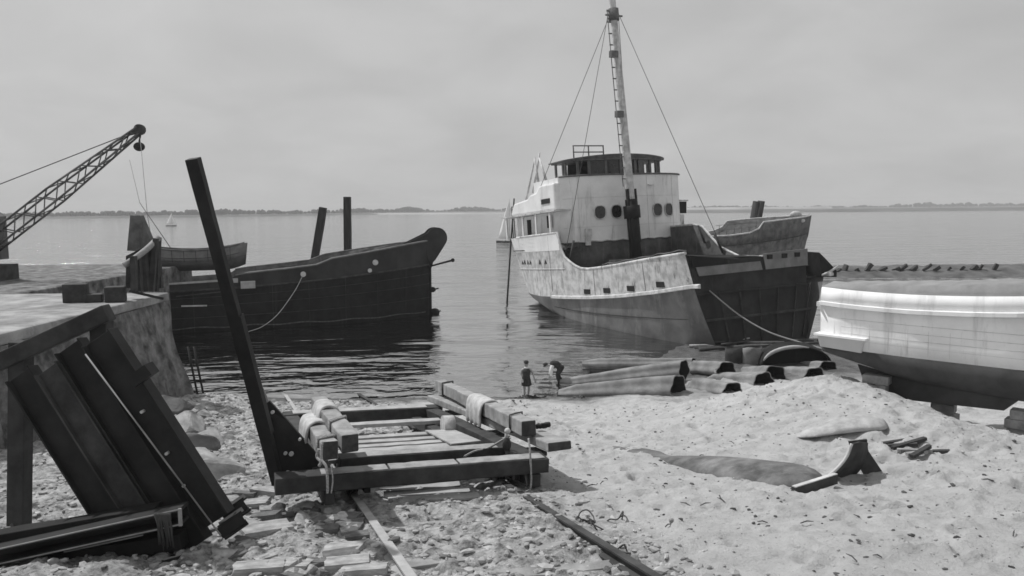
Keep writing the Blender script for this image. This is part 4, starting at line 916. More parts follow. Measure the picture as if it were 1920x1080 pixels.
mb = MB(); mb.tube([P(160, 664, 12.98), P(414, 1004, 12.62)], .014, 5); mb.build('worn_flange_edge', 'steel_edge', sf)
mb = MB(); mb.beam(P(205, 585, 14.0), P(-80, 715, 13.9), .3, .3, up=(0, 1, 0)); mb.build('prop_beam', 'timber_dark', sf, bev=.02)
mb = MB(); mb.beam(P(40, 640, 14.0), P(36, 1010, 14.0), .3, .3, up=(0, 1, 0)); mb.build('prop_post', 'timber_dark', sf, bev=.02)
mb = MB(); mb.beam(P(190, 590, 14.2), P(200, 960, 14.2), .3, .3, up=(0, 1, 0)); mb.build('prop_post', 'timber_dark', sf, bev=.02)
for a, b_, y_ in ((-40, 330, 1080), (-60, 345, 1010), (-50, 300, 960)):
    mb = MB(); mb.beam(P(a, y_+60, 12.6), P(b_, y_, 12.6), .3, .26, seg=4, jit=.01); mb.build('stacked_balk', 'black', sf, bev=.015)
for x, y in ((316, 848), (348, 908), (270, 770)):
    p = P(x, y, 12.98); mb = MB(); mb.tube([p, p+Vector((0, -.1, 0))], .026, 8); mb.build('bolt', 'strake', sf)
for x0, y0, x1, y1 in ((-20, 1030, 345, 950), (-20, 1130, 338, 1046)):
    mb = MB(); a, b_ = P(x0, y0, 12.3), P(x1, y1, 12.3); mb.beam(a, b_, .34, .05); q = Vector((0, 0, -.22)); mb.beam(a+q, b_+q, .34, .05); mb.beam(a+q*.5+Vector((0, .16, 0)), b_+q*.5+Vector((0, .16, 0)), .03, .2); mb.build('channel_section', 'steel', sf)
    mb = MB(); mb.tube([a+Vector((0, -.175, .02)), b_+Vector((0, -.175, .02))], .014, 5); mb.tube([a+q+Vector((0, -.175, .0)), b_+q+Vector((0, -.175, .0))], .014, 5); mb.beam(b_+Vector((0, -.16, .03)), b_+q+Vector((0, -.16, -.03)), .05, .04, up=(0, 1, 0)); mb.build('channel_edge', 'steel_edge', sf)
mb = MB(); mb.beam(P(250, 715, 12.9), P(285, 690, 12.9), .3, .2); mb.build('cross_stub', 'steel', sf)
mb = MB(); a, b_ = P(120, 1035, 12.25), P(268, 1003, 12.25); mb.tube([a, b_], .014, 5); mb.build('channel_edge', 'steel_edge', sf)
mb = MB()
rows = [[P(x+random.uniform(-3, 3), y+random.uniform(-3, 3), 12.2) for y in (958, 975, 1000, 1030)] for x in range(262, 322, 6)]
for k in range(14): 
    x = 290+k*2.2; mb.tube([P(x, 962, 12.1), P(x+4+random.uniform(-3, 3), 985, 12.1), P(x+8, 1020+random.uniform(-12, 14), 12.1)], [.02, .014, .006], 4)
tag(mb.build('hanging_sacking', 'rust_dark'), 'ragged sacking hanging over the steel frame channel', 'sacking')
for k, (x0, y0, x1, y1, lab) in enumerate(((420, 958, 460, 930, 'short steel channel offcut lying behind another beside the steel frame'), (412, 985, 456, 955, 'short steel channel offcut nearest to the steel frame foot'))):
    a, b_ = P(x0, y0, 13.1-k*.3), P(x1, y1, 13.3-k*.3); mb = MB(); q = Vector((.05, .02, -.22)); mb.beam(a, b_, .2, .035); mb.beam(a+q, b_+q, .2, .035); mb.beam(a+q*.5+Vector((0, -.09, 0)), b_+q*.5+Vector((0, -.09, 0)), .03, .2)
    mb.beam(a+Vector((0, -.1, .01)), b_+Vector((0, -.1, .01)), .02, .03); tag(mb.build('channel_offcut', 'steel', bev=.005), lab, 'steel offcut', 'steel offcuts')

# ------------------------------------------------------------------ tubes on the shore
def lobed(p0, p1, r0, r1, lab, nl=5, ph=.3, bend=0, flat=1.0, open1=True, squash0=.55):
    p0, p1 = Vector(p0), Vector(p1); d = (p1-p0).normalized(); sd = d.cross(Vector((0, 0, 1))).normalized(); up = sd.cross(d); n = 60; rows = []; rin = []
    for i in range(13):
        q = i/12; c = p0.lerp(p1, q)+Vector((0, 0, bend*math.sin(math.pi*q))); r = r0+(r1-r0)*min(1, q*1.25)
        if i == 0: r *= squash0
        if i == 1: r *= .5+.5*squash0
        ro = []; ri = []
        for k in range(n):
            a = 2*math.pi*k/n; e = r*(1+.10*math.cos(nl*a+ph)+.03*math.sin(3*a+q*2)); e += .012*math.sin(i*1.7+k*.4)
            ro.append(c+sd*math.cos(a)*e*1.05+up*math.sin(a)*e*flat); ri.append(c+sd*math.cos(a)*e*.96+up*math.sin(a)*e*.91*flat)
        if i == 12:
            tc_ = Vector((0, 0, CZ))-c; tc_.z = 0; tc_.normalize(); pe = (tc_-d*tc_.dot(d)).normalized()
            ro = [q_-d*(q_-c).dot(pe)*.5 for q_ in ro]; ri = [q_-d*((q_-c).dot(pe)*.5) for q_ in ri]
        rows.append(ro); rin.append(ri)
    t = thing('sheet_metal_tube', lab, 'metal tube', p0.lerp(p1, .5)-Vector((0, 0, max(r0, r1))), 'fluted metal tubes on the foreshore')
    mb = MB(); mb.loft(rows, closed=True)
    mb.loft([rows[-1], rin[-1]], closed=True, sm=False); mb.f.append(list(range(n))); mb.sm.append(False)
    mb.build('shell', 'tube', t)
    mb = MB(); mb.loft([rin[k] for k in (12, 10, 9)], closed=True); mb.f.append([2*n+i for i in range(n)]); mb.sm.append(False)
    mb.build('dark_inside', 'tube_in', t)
    return t
lobed(at(1048, 738, 36.5), at(1272, 728, 35.2), .36, .60, 'biggest fluted tube, lowest at the front of the pile, its open end dark')
lobed(at(1012, 724, 39.5), at(1283, 693, 38), .18, .46, 'long thin fluted tube slanting over the front one', ph=1.0, squash0=.8)
lobed(at(1092, 682, 42.5), at(1300, 682, 41.5), .3, .3, 'rearmost straight tube at the water edge of the pile', ph=.2)
lobed(at(1295, 690, 40.5), at(1362, 694, 38.6), .42, .42, 'short tube directly behind the long slanting one', ph=.8)
lobed(at(1298, 726, 37), at(1374, 733, 34.6), .50, .38, 'dented tube right of the biggest one with a black crack', ph=1.2)
lobed(at(1330, 715, 39), at(1432, 715, 36.2), .42, .42, 'middle tube sunk behind the sand mound', ph=2.0)
lobed(at(1390, 702, 41), at(1452, 704, 38.2), .38, .48, 'tube with a round black mouth above the sand mound', ph=.5)
lobed(at(1460, 700, 41), at(1528, 705, 38.2), .38, .42, 'right hand tube with a black mouth near the launch', ph=1.6)
lobed(at(1490, 690, 43), at(1552, 692, 40), .36, .42, 'tube half hidden under the stern of the launch', ph=.9)
for k, (px, py, Yq, r_, lab) in enumerate(((1380, 672, 43, .62, 'dark upright bent sheet behind the tubes'), (1409, 672, 42.6, .5, 'paler upright bent sheet beside the dark one'))):
    c = at(px, py+18, Yq); mb = MB(); rows = []
    for z in (-.2, .35, .8, 1.15): rows.append([c+Vector((r_*math.cos(a), r_*.6*math.sin(a), z+.04*math.sin(a*3+k))) for a in np.linspace(R(185), R(365), 12)])
    mb.loft(rows); tag(mb.build('bent_sheet', 'rust_dark' if k == 0 else 'tube', solid=.02), lab, 'metal sheet', 'bent sheets behind the tubes')
# arched plate
mb = MB(); rows = []
for q in np.linspace(0, 1, 9):
    c0_ = at(1428, 692, 41.5).lerp(at(1428, 692, 41.5)+Vector((.2, 1.6, 0)), q)
    rows.append([c0_+Vector((3.7*(.5-.5*math.cos(a)), 0, 1.15*math.sin(a)**.8+.0)) for a in np.linspace(.02, math.pi-.02, 18)])
mb.loft(rows); mb.add(rows[3]+[], [tuple(range(18))]); tag(mb.build('arched_plate', 'black', solid=.08), 'large dark arched plate lying behind the tubes', 'metal plate')
mb = MB(); c0_ = at(1428, 692, 41.45); mb.tube([c0_+Vector((3.7*(.5-.5*math.cos(a)), -.03, 1.17*math.sin(a)**.8)) for a in np.linspace(.3, 1.9, 12)], [.03, .06, .08, .1, .1, .1, .1, .1, .1, .08, .05, .03], 6); tag(mb.build('bleached_spar', 'plank'), 'pale bent spar on the rim of the arched plate', 'spar')
for k in range(22):
    px = random.uniform(1270, 1535); py = random.uniform(640, 664); Yq = 8.45*F/(py-391+.0)-random.uniform(0, 1.0); p = at(px, py, Yq); p.z = Hs(p.x, p.y)+.12
    a = random.uniform(-.5, .35); ln = random.uniform(1.2, 4.0); mb = MB(); mb.tube([p, p+Vector((ln*math.cos(a)*.5, ln*math.sin(a)*.5, random.uniform(0, .15))), p+Vector((ln*math.cos(a), ln*math.sin(a), random.uniform(-.05, .25)))], [random.uniform(.06, .14), .08, .05], 6)
    tag(mb.build('driftwood_pole', random.choice(['timber', 'timber_dark', 'rust_dark'])), 'bent driftwood pole on the mud below the cut hull', 'driftwood', 'driftwood below the cut hull')
rope([(1330, 545, 48.6), (1385, 590, 47.5), (1440, 622, 46.5), (1500, 642, 45.5), (1545, 655, 44.5)], .05, 'sagging mooring line from the cut hull to the mud', 'rope', 'mooring_rope')
rope([(940, 455, 78), (955, 448, 76), (975, 445, 72)], .03, 'thin line from the white ship to the water', 'wire', 'mooring_rope')
# driftwood plank and weed heaps by the man
mb = MB(); mb.beam(at(1014, 747, 35.6), at(1054, 751, 35.2), .16, .06); tag(mb.build('driftwood_plank', 'plank'), 'pale short plank lying by the standing man', 'plank')
for k, (px, py, r_) in enumerate(((972, 751, .24), (994, 747, .16), (1003, 751, .24), (1085, 750, .15))):
    p = at(px, py, 35.3); mb = MB()
    for i in range(26):
        q = p+Vector((random.gauss(0, r_*.5), random.gauss(0, r_*.4), 0)); mb.tube([q, q+Vector((random.gauss(0, .12), random.gauss(0, .1), random.uniform(.02, .16))), q+Vector((random.gauss(0, .2), random.gauss(0, .12), random.uniform(0, .1)))], [.04, .05, .02], 4)
    tag(mb.build('weed_heap', 'weed'), 'dark heap of weed at the water edge near the standing man', 'weed heap', 'weed heaps at the water edge')

# ------------------------------------------------------------------ white launch on the right
WO = at(1530, 690, 27.5); WO = Vector((WO.x, WO.y, 0))
Wf = Vector((.70, -.714, 0)).normalized(); Wn = Vector((-.714, -.70, 0)).normalized()
la = thing('motor_launch', 'white motor launch with dark bottom laid up on blocks at the right', 'motor boat', WO+Wf*3.5-Wn*1.2+Vector((0, 0, 2.2)))
def Lp(s, n, z): return WO+Wf*s+Wn*(n-1.25)+Vector((0, 0, z))
SSt = np.linspace(0, 9.0, 13)
lB = lambda s: float(np.interp(s, [0, 1, 3, 6, 8, 9], [1.0, 1.15, 1.3, 1.2, .6, .08]))
lS = lambda s: 5.25+.02*(s-2)**2*.5                 # rubbing rail
lW = lambda s: 3.72+.0*s                            # edge of the white paint
lK = lambda s: float(np.interp(s, [0, 1.2, 2.5, 6, 8, 9], [3.55, 3.1, 2.75, 2.6, 2.9, 3.6]))
def loft_side(name, m, fn, par, solid=.04):
    mb = MB()
    for side in (1, -1): mb.loft([fn(s, side) for s in SSt])
    return mb.build(name, m, par, solid=solid)
loft_side('topsides', 'launch_white', lambda s, k: [Lp(s, k*lB(s)*.90, lW(s)), Lp(s, k*lB(s)*.93, lW(s)+.45), Lp(s, k*lB(s)*.94, lW(s)+.9), Lp(s, k*lB(s)*1.0, lS(s)-.1)], la)
loft_side('bulwark', 'launch_white', lambda s, k: [Lp(s, k*lB(s)*.985, lS(s)), Lp(s, k*lB(s)*.95, lS(s)+.5)], la)
loft_side('bottom', 'launch_bottom', lambda s, k: [Lp(s, k*lB(s)*.90, lW(s)), Lp(s, k*lB(s)*.72, (lW(s)+lK(s))/2-.12), Lp(s, k*lB(s)*.3, lK(s)+.08), Lp(s, k*.08, lK(s))], la)
for z, nm in ((lambda s: lS(s)-.05, 'rubbing_rail'), ):
    mb = MB(); rg = [[Lp(s, lB(s)*k+o_*k, z(s)+dz) for o_, dz in ((-.02, -.08), (.09, -.06), (.09, .06), (-.02, .08))] for k in (1,) for s in SSt]
    mb.loft(rg, closed=True, caps=True, sm=False); mb.build(nm, 'launch_white', la)
mb = MB(); mb.add([Lp(0, -.90, 3.72), Lp(0, .90, 3.72), Lp(0, 1.0, 5.15), Lp(0, .95, 5.75), Lp(0, -.95, 5.75), Lp(0, -1.0, 5.15)], [tuple(range(6))]); mb.add([Lp(0, -.9, 3.72), Lp(0, .9, 3.72), Lp(0, .08, 3.5), Lp(0, -.08, 3.5)], [(0, 1, 2, 3)]); mb.build('transom', 'launch_white', la, solid=.06)
mb = MB(); rg = [[Lp(-.12, -1.1, 5.12), Lp(-.12, 1.1, 5.12), Lp(-.12, 1.1, 5.28), Lp(-.12, -1.1, 5.28)], [Lp(.0, -1.0, 5.12), Lp(0, 1.0, 5.12), Lp(0, 1.0, 5.28), Lp(0, -1.0, 5.28)]]; mb.loft(rg, closed=True, caps=True, sm=False); mb.build('transom_rail', 'launch_white', la)
mb = MB(); mb.hexa([Lp(.0, .4, 3.7), Lp(1.5, .96, 3.66), Lp(1.5, 1.16, 3.66), Lp(.0, 1.0, 3.7), Lp(-.08, .4, 4.12), Lp(1.6, .95, 4.12), Lp(1.6, 1.28, 4.12), Lp(-.08, 1.12, 4.12)]); mb.build('quarter_sponson', 'sponson', la, bev=.03)
mb = MB(); mb.hexa([Lp(-.14, .3, 4.122), Lp(1.7, .9, 4.122), Lp(1.7, 1.38, 4.122), Lp(-.14, 1.22, 4.122), Lp(-.14, .3, 4.19), Lp(1.7, .9, 4.19), Lp(1.7, 1.38, 4.19), Lp(-.14, 1.22, 4.19)]); mb.build('sponson_cap', 'launch_white', la)
for k, (f_, z_) in enumerate(((.905, .16), (.918, .33), (.932, .55), (.937, .78), (.955, 1.05))):
    mb = MB(); mb.tube([Lp(s, lB(s)*f_+.018, lW(s)+z_) for s in SSt if s > .1], .010, 4); mb.build('plank_seam', 'strake', la)
for k in range(7):
    s0 = .5+k*.62; mb = MB(); mb.tube([Lp(s0, lB(s0)*.93+.02, lW(s0)+.1), Lp(s0, lB(s0)*.94+.02, lW(s0)+.95)], .004, 4); mb.build('fastening_line', 'strake', la)
mb = MB(); mb.loft([[Lp(s, lB(s)*.93, lS(s)+.5), Lp(s, 0, lS(s)+.62), Lp(s, -lB(s)*.93, lS(s)+.5)] for s in SSt]); mb.build('deck', 'launch_grey', la, solid=.05)
mb = MB(); rows = []
for s, hgt in [(.5, .03)]+[(s_, float(np.interp(s_, [.7, 2.5, 5.5, 6.6], [.1, .22, .34, .28]))+(.015 if k_ % 2 else -.01)) for k_, s_ in enumerate(np.arange(.7, 6.6, .28))]+[(6.8, .05)]:
    rows.append([Lp(s, lB(s)*.86, lS(s)+.48), Lp(s, lB(s)*.78, lS(s)+.5+hgt), Lp(s, 0, lS(s)+.62+hgt), Lp(s, -lB(s)*.78, lS(s)+.5+hgt), Lp(s, -lB(s)*.86, lS(s)+.48)])
mb.loft(rows, caps=True); mb.build('canvas_cover', 'launch_grey', la)
mb = MB(); mb.prism([Lp(2.2, -.05, lK(2.2)), Lp(.95, -.05, 3.05), Lp(1.15, -.05, 2.55), Lp(1.6, -.05, 2.15), Lp(2.4, -.05, 2.05), Lp(5.5, -.05, 2.2), Lp(6, -.05, 2.7)], Wn*.1); mb.build('skeg', 'launch_bottom', la)
mb = MB(); mb.prism([Lp(.2, .92, 3.82), Lp(9, .07, 3.82), Lp(9, .07, 3.86), Lp(.2, .92, 3.86)], Wn*.01); 
for k, (s, n, z0, z1, lab) in enumerate(((1.75, .45, 1.35, 2.8, 'stack of timber blocks under the near side of the launch'), (3.6, -.6, 1.4, 2.6, 'stack of timber blocks under the far side of the launch'), (6.0, 0, 1.4, 2.3, 'stack of timber blocks under the fore keel of the launch'))):
    mb = MB(); zz_ = z0
    while zz_ < z1-.05:
        a = random.uniform(-.15, .15); d1 = (Wf*math.cos(a)+Wn*math.sin(a)); d2 = Vector((-d1.y, d1.x, 0)); h = .15
        mb.obox(Lp(s+random.uniform(-.05, .05), n, zz_+h), d1*random.uniform(.28, .45), d2*random.uniform(.16, .25), (0, 0, h)); zz_ += 2*h+.004
    tag(mb.build('keel_blocks', 'timber', bev=.03), lab, 'block stack', 'block stacks under the launch')
mb = MB()
for k in range(7):
    p = gnd(1655+k*9, 838+k*4); p.z += .08; a = random.uniform(-.6, .6); mb2 = MB(); mb2.beam(p, p+Vector((math.cos(a)*random.uniform(.5, 1.2), math.sin(a)*.6, random.uniform(0, .2))), .12, .08)
    tag(mb2.build('scrap_board', random.choice(['timber_dark', 'timber'])), 'scrap board lying on the sand before the launch blocks', 'board', 'scrap boards by the launch')

# ------------------------------------------------------------------ half buried float and bent plate
p0 = gnd(1140, 846); p1 = gnd(1537, 908)
fd = (p1-p0); fl = fd.length; fd.normalize(); fs_ = fd.cross(Vector((0, 0, 1))).normalized()
mb = MB(); rows = []
prof = [(0, .16), (.05, .24), (.10, .22), (.13, .40), (.27, .44), (.31, .34), (.36, .42), (.5, .6), (.65, .74), (.8, .8), (.9, .76), (.97, .58), (1.0, .3)]
for q, r_ in prof:
    c = p0.lerp(p1, q); c.z = Hs(c.x, c.y)-.1+.16*max(0, 1-q/.3); n = 20
    r_ *= 1+.10*random.uniform(-1, 1); rows.append([c+fs_*r_*1.1*math.cos(a)*(1+.05*random.uniform(-1, 1))+Vector((0, 0, .56*r_*max(math.sin(a), -.4))) for a in np.linspace(0, 2*math.pi, n, endpoint=False)])
mb.loft(rows, closed=True, caps=True); o = mb.build('buried_float', mat('weathered_float', .07, .21, 1.6, .9, .03, 6, streak=.4, sa=.3, sscale=2.5, sst=(.3, 1, 1))); s_ = o.modifiers.new('smooth', 'SUBSURF'); s_.levels = 1; s_.render_levels = 1
tag(o, 'long grey tapered steel float half buried in the sand', 'float')
q0, q1 = gnd(1492, 824), gnd(1655, 800)
mb = MB(); rows = []; fd2 = (q1-q0).normalized(); fs2 = fd2.cross(Vector((0, 0, 1))).normalized()
for k_, (q, r_) in enumerate(((0, .05), (.06, .12), (.15, .2), (.28, .26), (.42, .32), (.55, .37), (.68, .42), (.8, .46), (.9, .42), (1, .3))):
    c = q0.lerp(q1, q); c.z = Hs(c.x, c.y)+.04
    rows.append([c+fs2*r_*1.3*math.cos(a)*(1+.06*math.sin(a*3+k_))+Vector((0, 0, .52*r_*max(math.sin(a), -.3)*(1+.08*math.sin(k_*2.1+a*2)))) for a in np.linspace(0, 2*math.pi, 20, endpoint=False)])
mb.loft(rows, closed=True, caps=True); o = mb.build('sand_filled_sack', mat('sandy_sacking', .30, .47, 3, .95, .03, 9)); s_ = o.modifiers.new('smooth', 'SUBSURF'); s_.levels = 1; s_.render_levels = 1
tag(o, 'long pale sand covered sack lying behind the steel knee', 'sack')
bp = thing('bent_plate', 'curved rusty steel knee standing in the sand by the grey float', 'steel knee', gnd(1560, 905))
g_ = gnd(1560, 905); Yb = g_.y
def arc(pts, dy): return [at(x, y, Yb+dy) for x, y in pts]
cv = [(1530, 905), (1552, 893), (1572, 876), (1588, 855), (1597, 832)]
A = catmull(arc(cv, 0), 4); Bk = catmull(arc([(1565, 910), (1590, 897), (1610, 882), (1622, 858), (1626, 830)], .7), 4)
mb = MB(); mb.loft([A, [a.lerp(b_, .5)+Vector((0, 0, .03)) for a, b_ in zip(A, Bk)], Bk]); mb.build('curved_web', 'rust_dark', bp, solid=.05)
mb = MB(); mb.tube(A, .035, 6); mb.build('worn_edge', 'strake', bp)
mb = MB(); a, b_ = gnd(1488, 934)+Vector((0, 0, .13)), gnd(1566, 910)+Vector((0, 0, .15)); mb.beam(a, b_, .12, .2); mb.build('foot_bar', 'rust_dark', bp)
mb = MB(); mb.beam(a+Vector((0, 0, .113)), b_+Vector((0, 0, .113)), .1, .02); mb.build('foot_edge', 'strake', bp)
mb = MB(); mb.prism(arc([(1592, 828), (1626, 824), (1628, 845), (1655, 885), (1620, 890), (1598, 850)], .75), (0, .06, 0)); mb.build('upright_tab', 'rust_dark', bp)

# ------------------------------------------------------------------ stones, gravel, litter
def rock_mesh(k, boxy):
    bm = bmesh.new()
    if boxy:
        bmesh.ops.create_cube(bm, size=1); bmesh.ops.subdivide_edges(bm, edges=bm.edges, cuts=3, use_grid_fill=True)
    else: bmesh.ops.create_icosphere(bm, subdivisions=4, radius=.58)
    off = Vector((k*7.3, k*3.1, 0))
    for v in bm.verts:
        n1 = mnoise.noise(v.co*1.7+off); n2 = mnoise.noise(v.co*4.5+off)
        if boxy: v.co *= (1+.12*n1+.07*n2)
        else: 
            v.co *= (1+.34*n1+.15*n2+.07*mnoise.noise(v.co*11+off))
            for q in range(7):
                d = Vector((math.sin(k*2+q*2.1), math.cos(k*1.3+q*1.7), math.sin(q+k))).normalized(); e = v.co.dot(d)-.34-.06*math.sin(q*3+k)
                if e > 0: v.co -= d*e*.85
    me = bpy.data.meshes.new('stone'); bm.to_mesh(me); bm.free()
    me.materials.append(M['stone' if k % 4 else 'stone_dark']); return me
RM = [rock_mesh(k, False) for k in range(9)]; BMx = [rock_mesh(20+k, True) for k in range(5)]
def stone(me, p, sx, sy, sz, rz, lab, grp, name, tilt=.15):
    o = bpy.data.objects.new(name, me); COL.objects.link(o); o.location = p; o.scale = (sx, sy, sz); o.rotation_euler = (random.uniform(-tilt, tilt), random.uniform(-tilt, tilt), rz)
    return tag(o, lab, 'stone', grp)
for px, py, s, lab in ((318, 776, 1.2, 'largest dark boulder at the foot of the quay wall'), (372, 768, .5, 'long pale stone leaning near the iron bars'), (352, 812, 1.35, 'broad pale boulder below the quay wall'), (396, 836, 1.05, 'pale rounded boulder right of the broad one'), (345, 858, 1.2, 'boulder beside the black strut, darkened on one side'), (400, 900, 1.0, 'flat slab tilted towards the black steel frame'), (372, 878, 1.0, 'worn boulder between the slab and the quay wall')):
    p = gnd(px, py); stone(random.choice(RM), p+Vector((0, 0, s*.12)), s*1.3, s, s*.75, random.uniform(0, 6), lab, 'boulders at the quay', 'boulder')
for k in range(95):
    px = random.gauss(375, 60); py = random.uniform(758, 900)
    if px < 270 or px > 500: continue
    p = gnd(px, py); s = random.uniform(.15, .5)*(1.0 if py < 840 else .85)
    stone(random.choice(RM), p+Vector((0, 0, s*.1)), s*random.uniform(1, 1.6), s, s*random.uniform(.5, .9), random.uniform(0, 6), 'rough stone in the rubble below the quay wall', 'rubble stones below the quay', 'rubble_stone')
for k in range(110):
    px = random.uniform(395, 690); py = random.uniform(905, 1085)
    if px > 640+(py-930)*.72: continue
    p = gnd(px, py); s = .1+.27*random.random()**1.7
    if random.random() < .5: stone(random.choice(BMx), p+Vector((0, 0, s*.12)), s*random.uniform(1.4, 2.6), s*random.uniform(.8, 1.2), s*random.uniform(.5, .8), random.uniform(-.5, .7), 'flat block of rubble left of the slipway rail', 'blocks left of the track', 'rubble_block')
    else: stone(random.choice(RM), p+Vector((0, 0, s*.1)), s*random.uniform(1, 1.6), s, s*.7, random.uniform(0, 6), 'loose stone left of the slipway rail', 'loose stones left of the track', 'loose_stone')
for px, py, sx, sy, sz, lab in ((478, 1010, .42, .26, .17, 'pale squared block by the steel channel offcuts'), (600, 985, .5, .3, .16, 'long flat block left of the rail below the cradle'), (640, 1048, .55, .26, .16, 'wide flat block beside the rail near the bottom edge'), (670, 1012, .4, .25, .15, 'dark sided block touching the left rail')):
    stone(random.choice(BMx), gnd(px, py)+Vector((0, 0, .04)), sx, sy, sz, .25, lab, 'squared blocks by the track', 'squared_block', .05)
for k in range(40):
    c_, t_ = random.uniform(.4, 3.0), random.uniform(-1.5, 3.6); p = G(c_, t_, 0); s = random.uniform(.05, .14)
    stone(random.choice(RM), Vector((p.x, p.y, float(H(p.x, p.y))+s*.15)), s*1.5, s, s*.8, random.uniform(0, 6), 'small stone on the shingle between the rails', 'small stones between the rails', 'loose_stone')
def scatter(name, m, n, fn, smin, smax, lab, cat):
    mb = MB(); bmi = bmesh.new(); bmesh.ops.create_icosphere(bmi, subdivisions=1, radius=1); iv = [v.co.copy() for v in bmi.verts]; jf = [[v.index for v in f.verts] for f in bmi.faces]; bmi.free()
    V, Fs = [], []
    for i in range(n):
        x, y = fn(); z = float(H(x, y)); s = smin+(smax-smin)*random.random()**3; a = random.uniform(0, 6.28); ca, sa = math.cos(a), math.sin(a); ex, ey, ez = s*random.uniform(.8, 1.8), s*random.uniform(.6, 1.1), s*random.uniform(.4, .8); k = len(V)
        for v in iv:
            j = 1+random.uniform(-.25, .25); X_, Y_, Z_ = v.x*ex*j, v.y*ey*j, v.z*ez*j; V.append((x+X_*ca-Y_*sa, y+X_*sa+Y_*ca, z+Z_+ez*.2))
        Fs += [[k+q for q in f] for f in jf]
    me = bpy.data.meshes.new(name); me.from_pydata(V, [], Fs); me.materials.append(M[m]); o = bpy.data.objects.new(name, me); COL.objects.link(o)
    return tag(o, lab, cat, kind='stuff')
def left_pt():
    while True:
        y = 10.5+random.random()**1.4*24; x = random.uniform(-13.4, 3.5)
        if x+.36*(y-11) < 3.2+random.gauss(0, .7): return x, y
def right_pt():
    while True:
        y = 10.5+random.random()**1.2*22; x = random.uniform(-2, 14)
        if x+.36*(y-11) > 3.6: return x, y
scatter('shingle', 'stone', 9000, left_pt, .012, .09, 'shingle and small rubble along the slipway track', 'shingle')
scatter('dark_shingle', 'stone_dark', 2600, left_pt, .012, .08, 'darker chips among the shingle', 'shingle')
scatter('sand_litter', 'weed', 1900, right_pt, .006, .05, 'dark chips and weed strewn on the pale sand', 'litter')
scatter('sand_clods', 'tube' if False else 'plank', 2600, right_pt, .008, .04, 'small pale clods on the trodden sand', 'clods')
# sticks and a twist of wire by the right rail
for k in range(60):
    x, y = right_pt()
    if y > 27: continue
    z = float(H(x, y)); a = random.uniform(0, 3.1); ln = random.uniform(.08, .28); mb = MB(); mb.tube([(x, y, z+.02), (x+math.cos(a)*ln*.5, y+math.sin(a)*ln*.5, z+.05), (x+math.cos(a)*ln, y+math.sin(a)*ln, z+.03)], [.010, .013, .006], 5)
    tag(mb.build('driftwood_stick', 'weed'), 'small dark stick lying on the pale sand', 'stick', 'sticks on the sand')
for px, py, lab in ((1110, 985, 'tangle of rusty wire over the right rail'), (1145, 1035, 'second smaller wire tangle further down the right rail')):
    p = gnd(px, py); sc_ = 1 if py < 1000 else .65
    mb = MB()
    for k in range(9):
        a0 = random.uniform(0, 6.28); pts = [p+Vector((sc_*random.gauss(0, .16), sc_*random.gauss(0, .16), .03))]
        for q in range(4): pts.append(pts[-1]+Vector((sc_*.14*math.cos(a0+q*.9), sc_*.14*math.sin(a0+q*.9), sc_*random.uniform(-.05, .12))))
        pts[-1].z = p.z+.02; mb.tube(catmull(pts, 4), .014, 5)
    tag(mb.build('wire_tangle', 'weed'), lab, 'wire tangle', 'wire tangles')

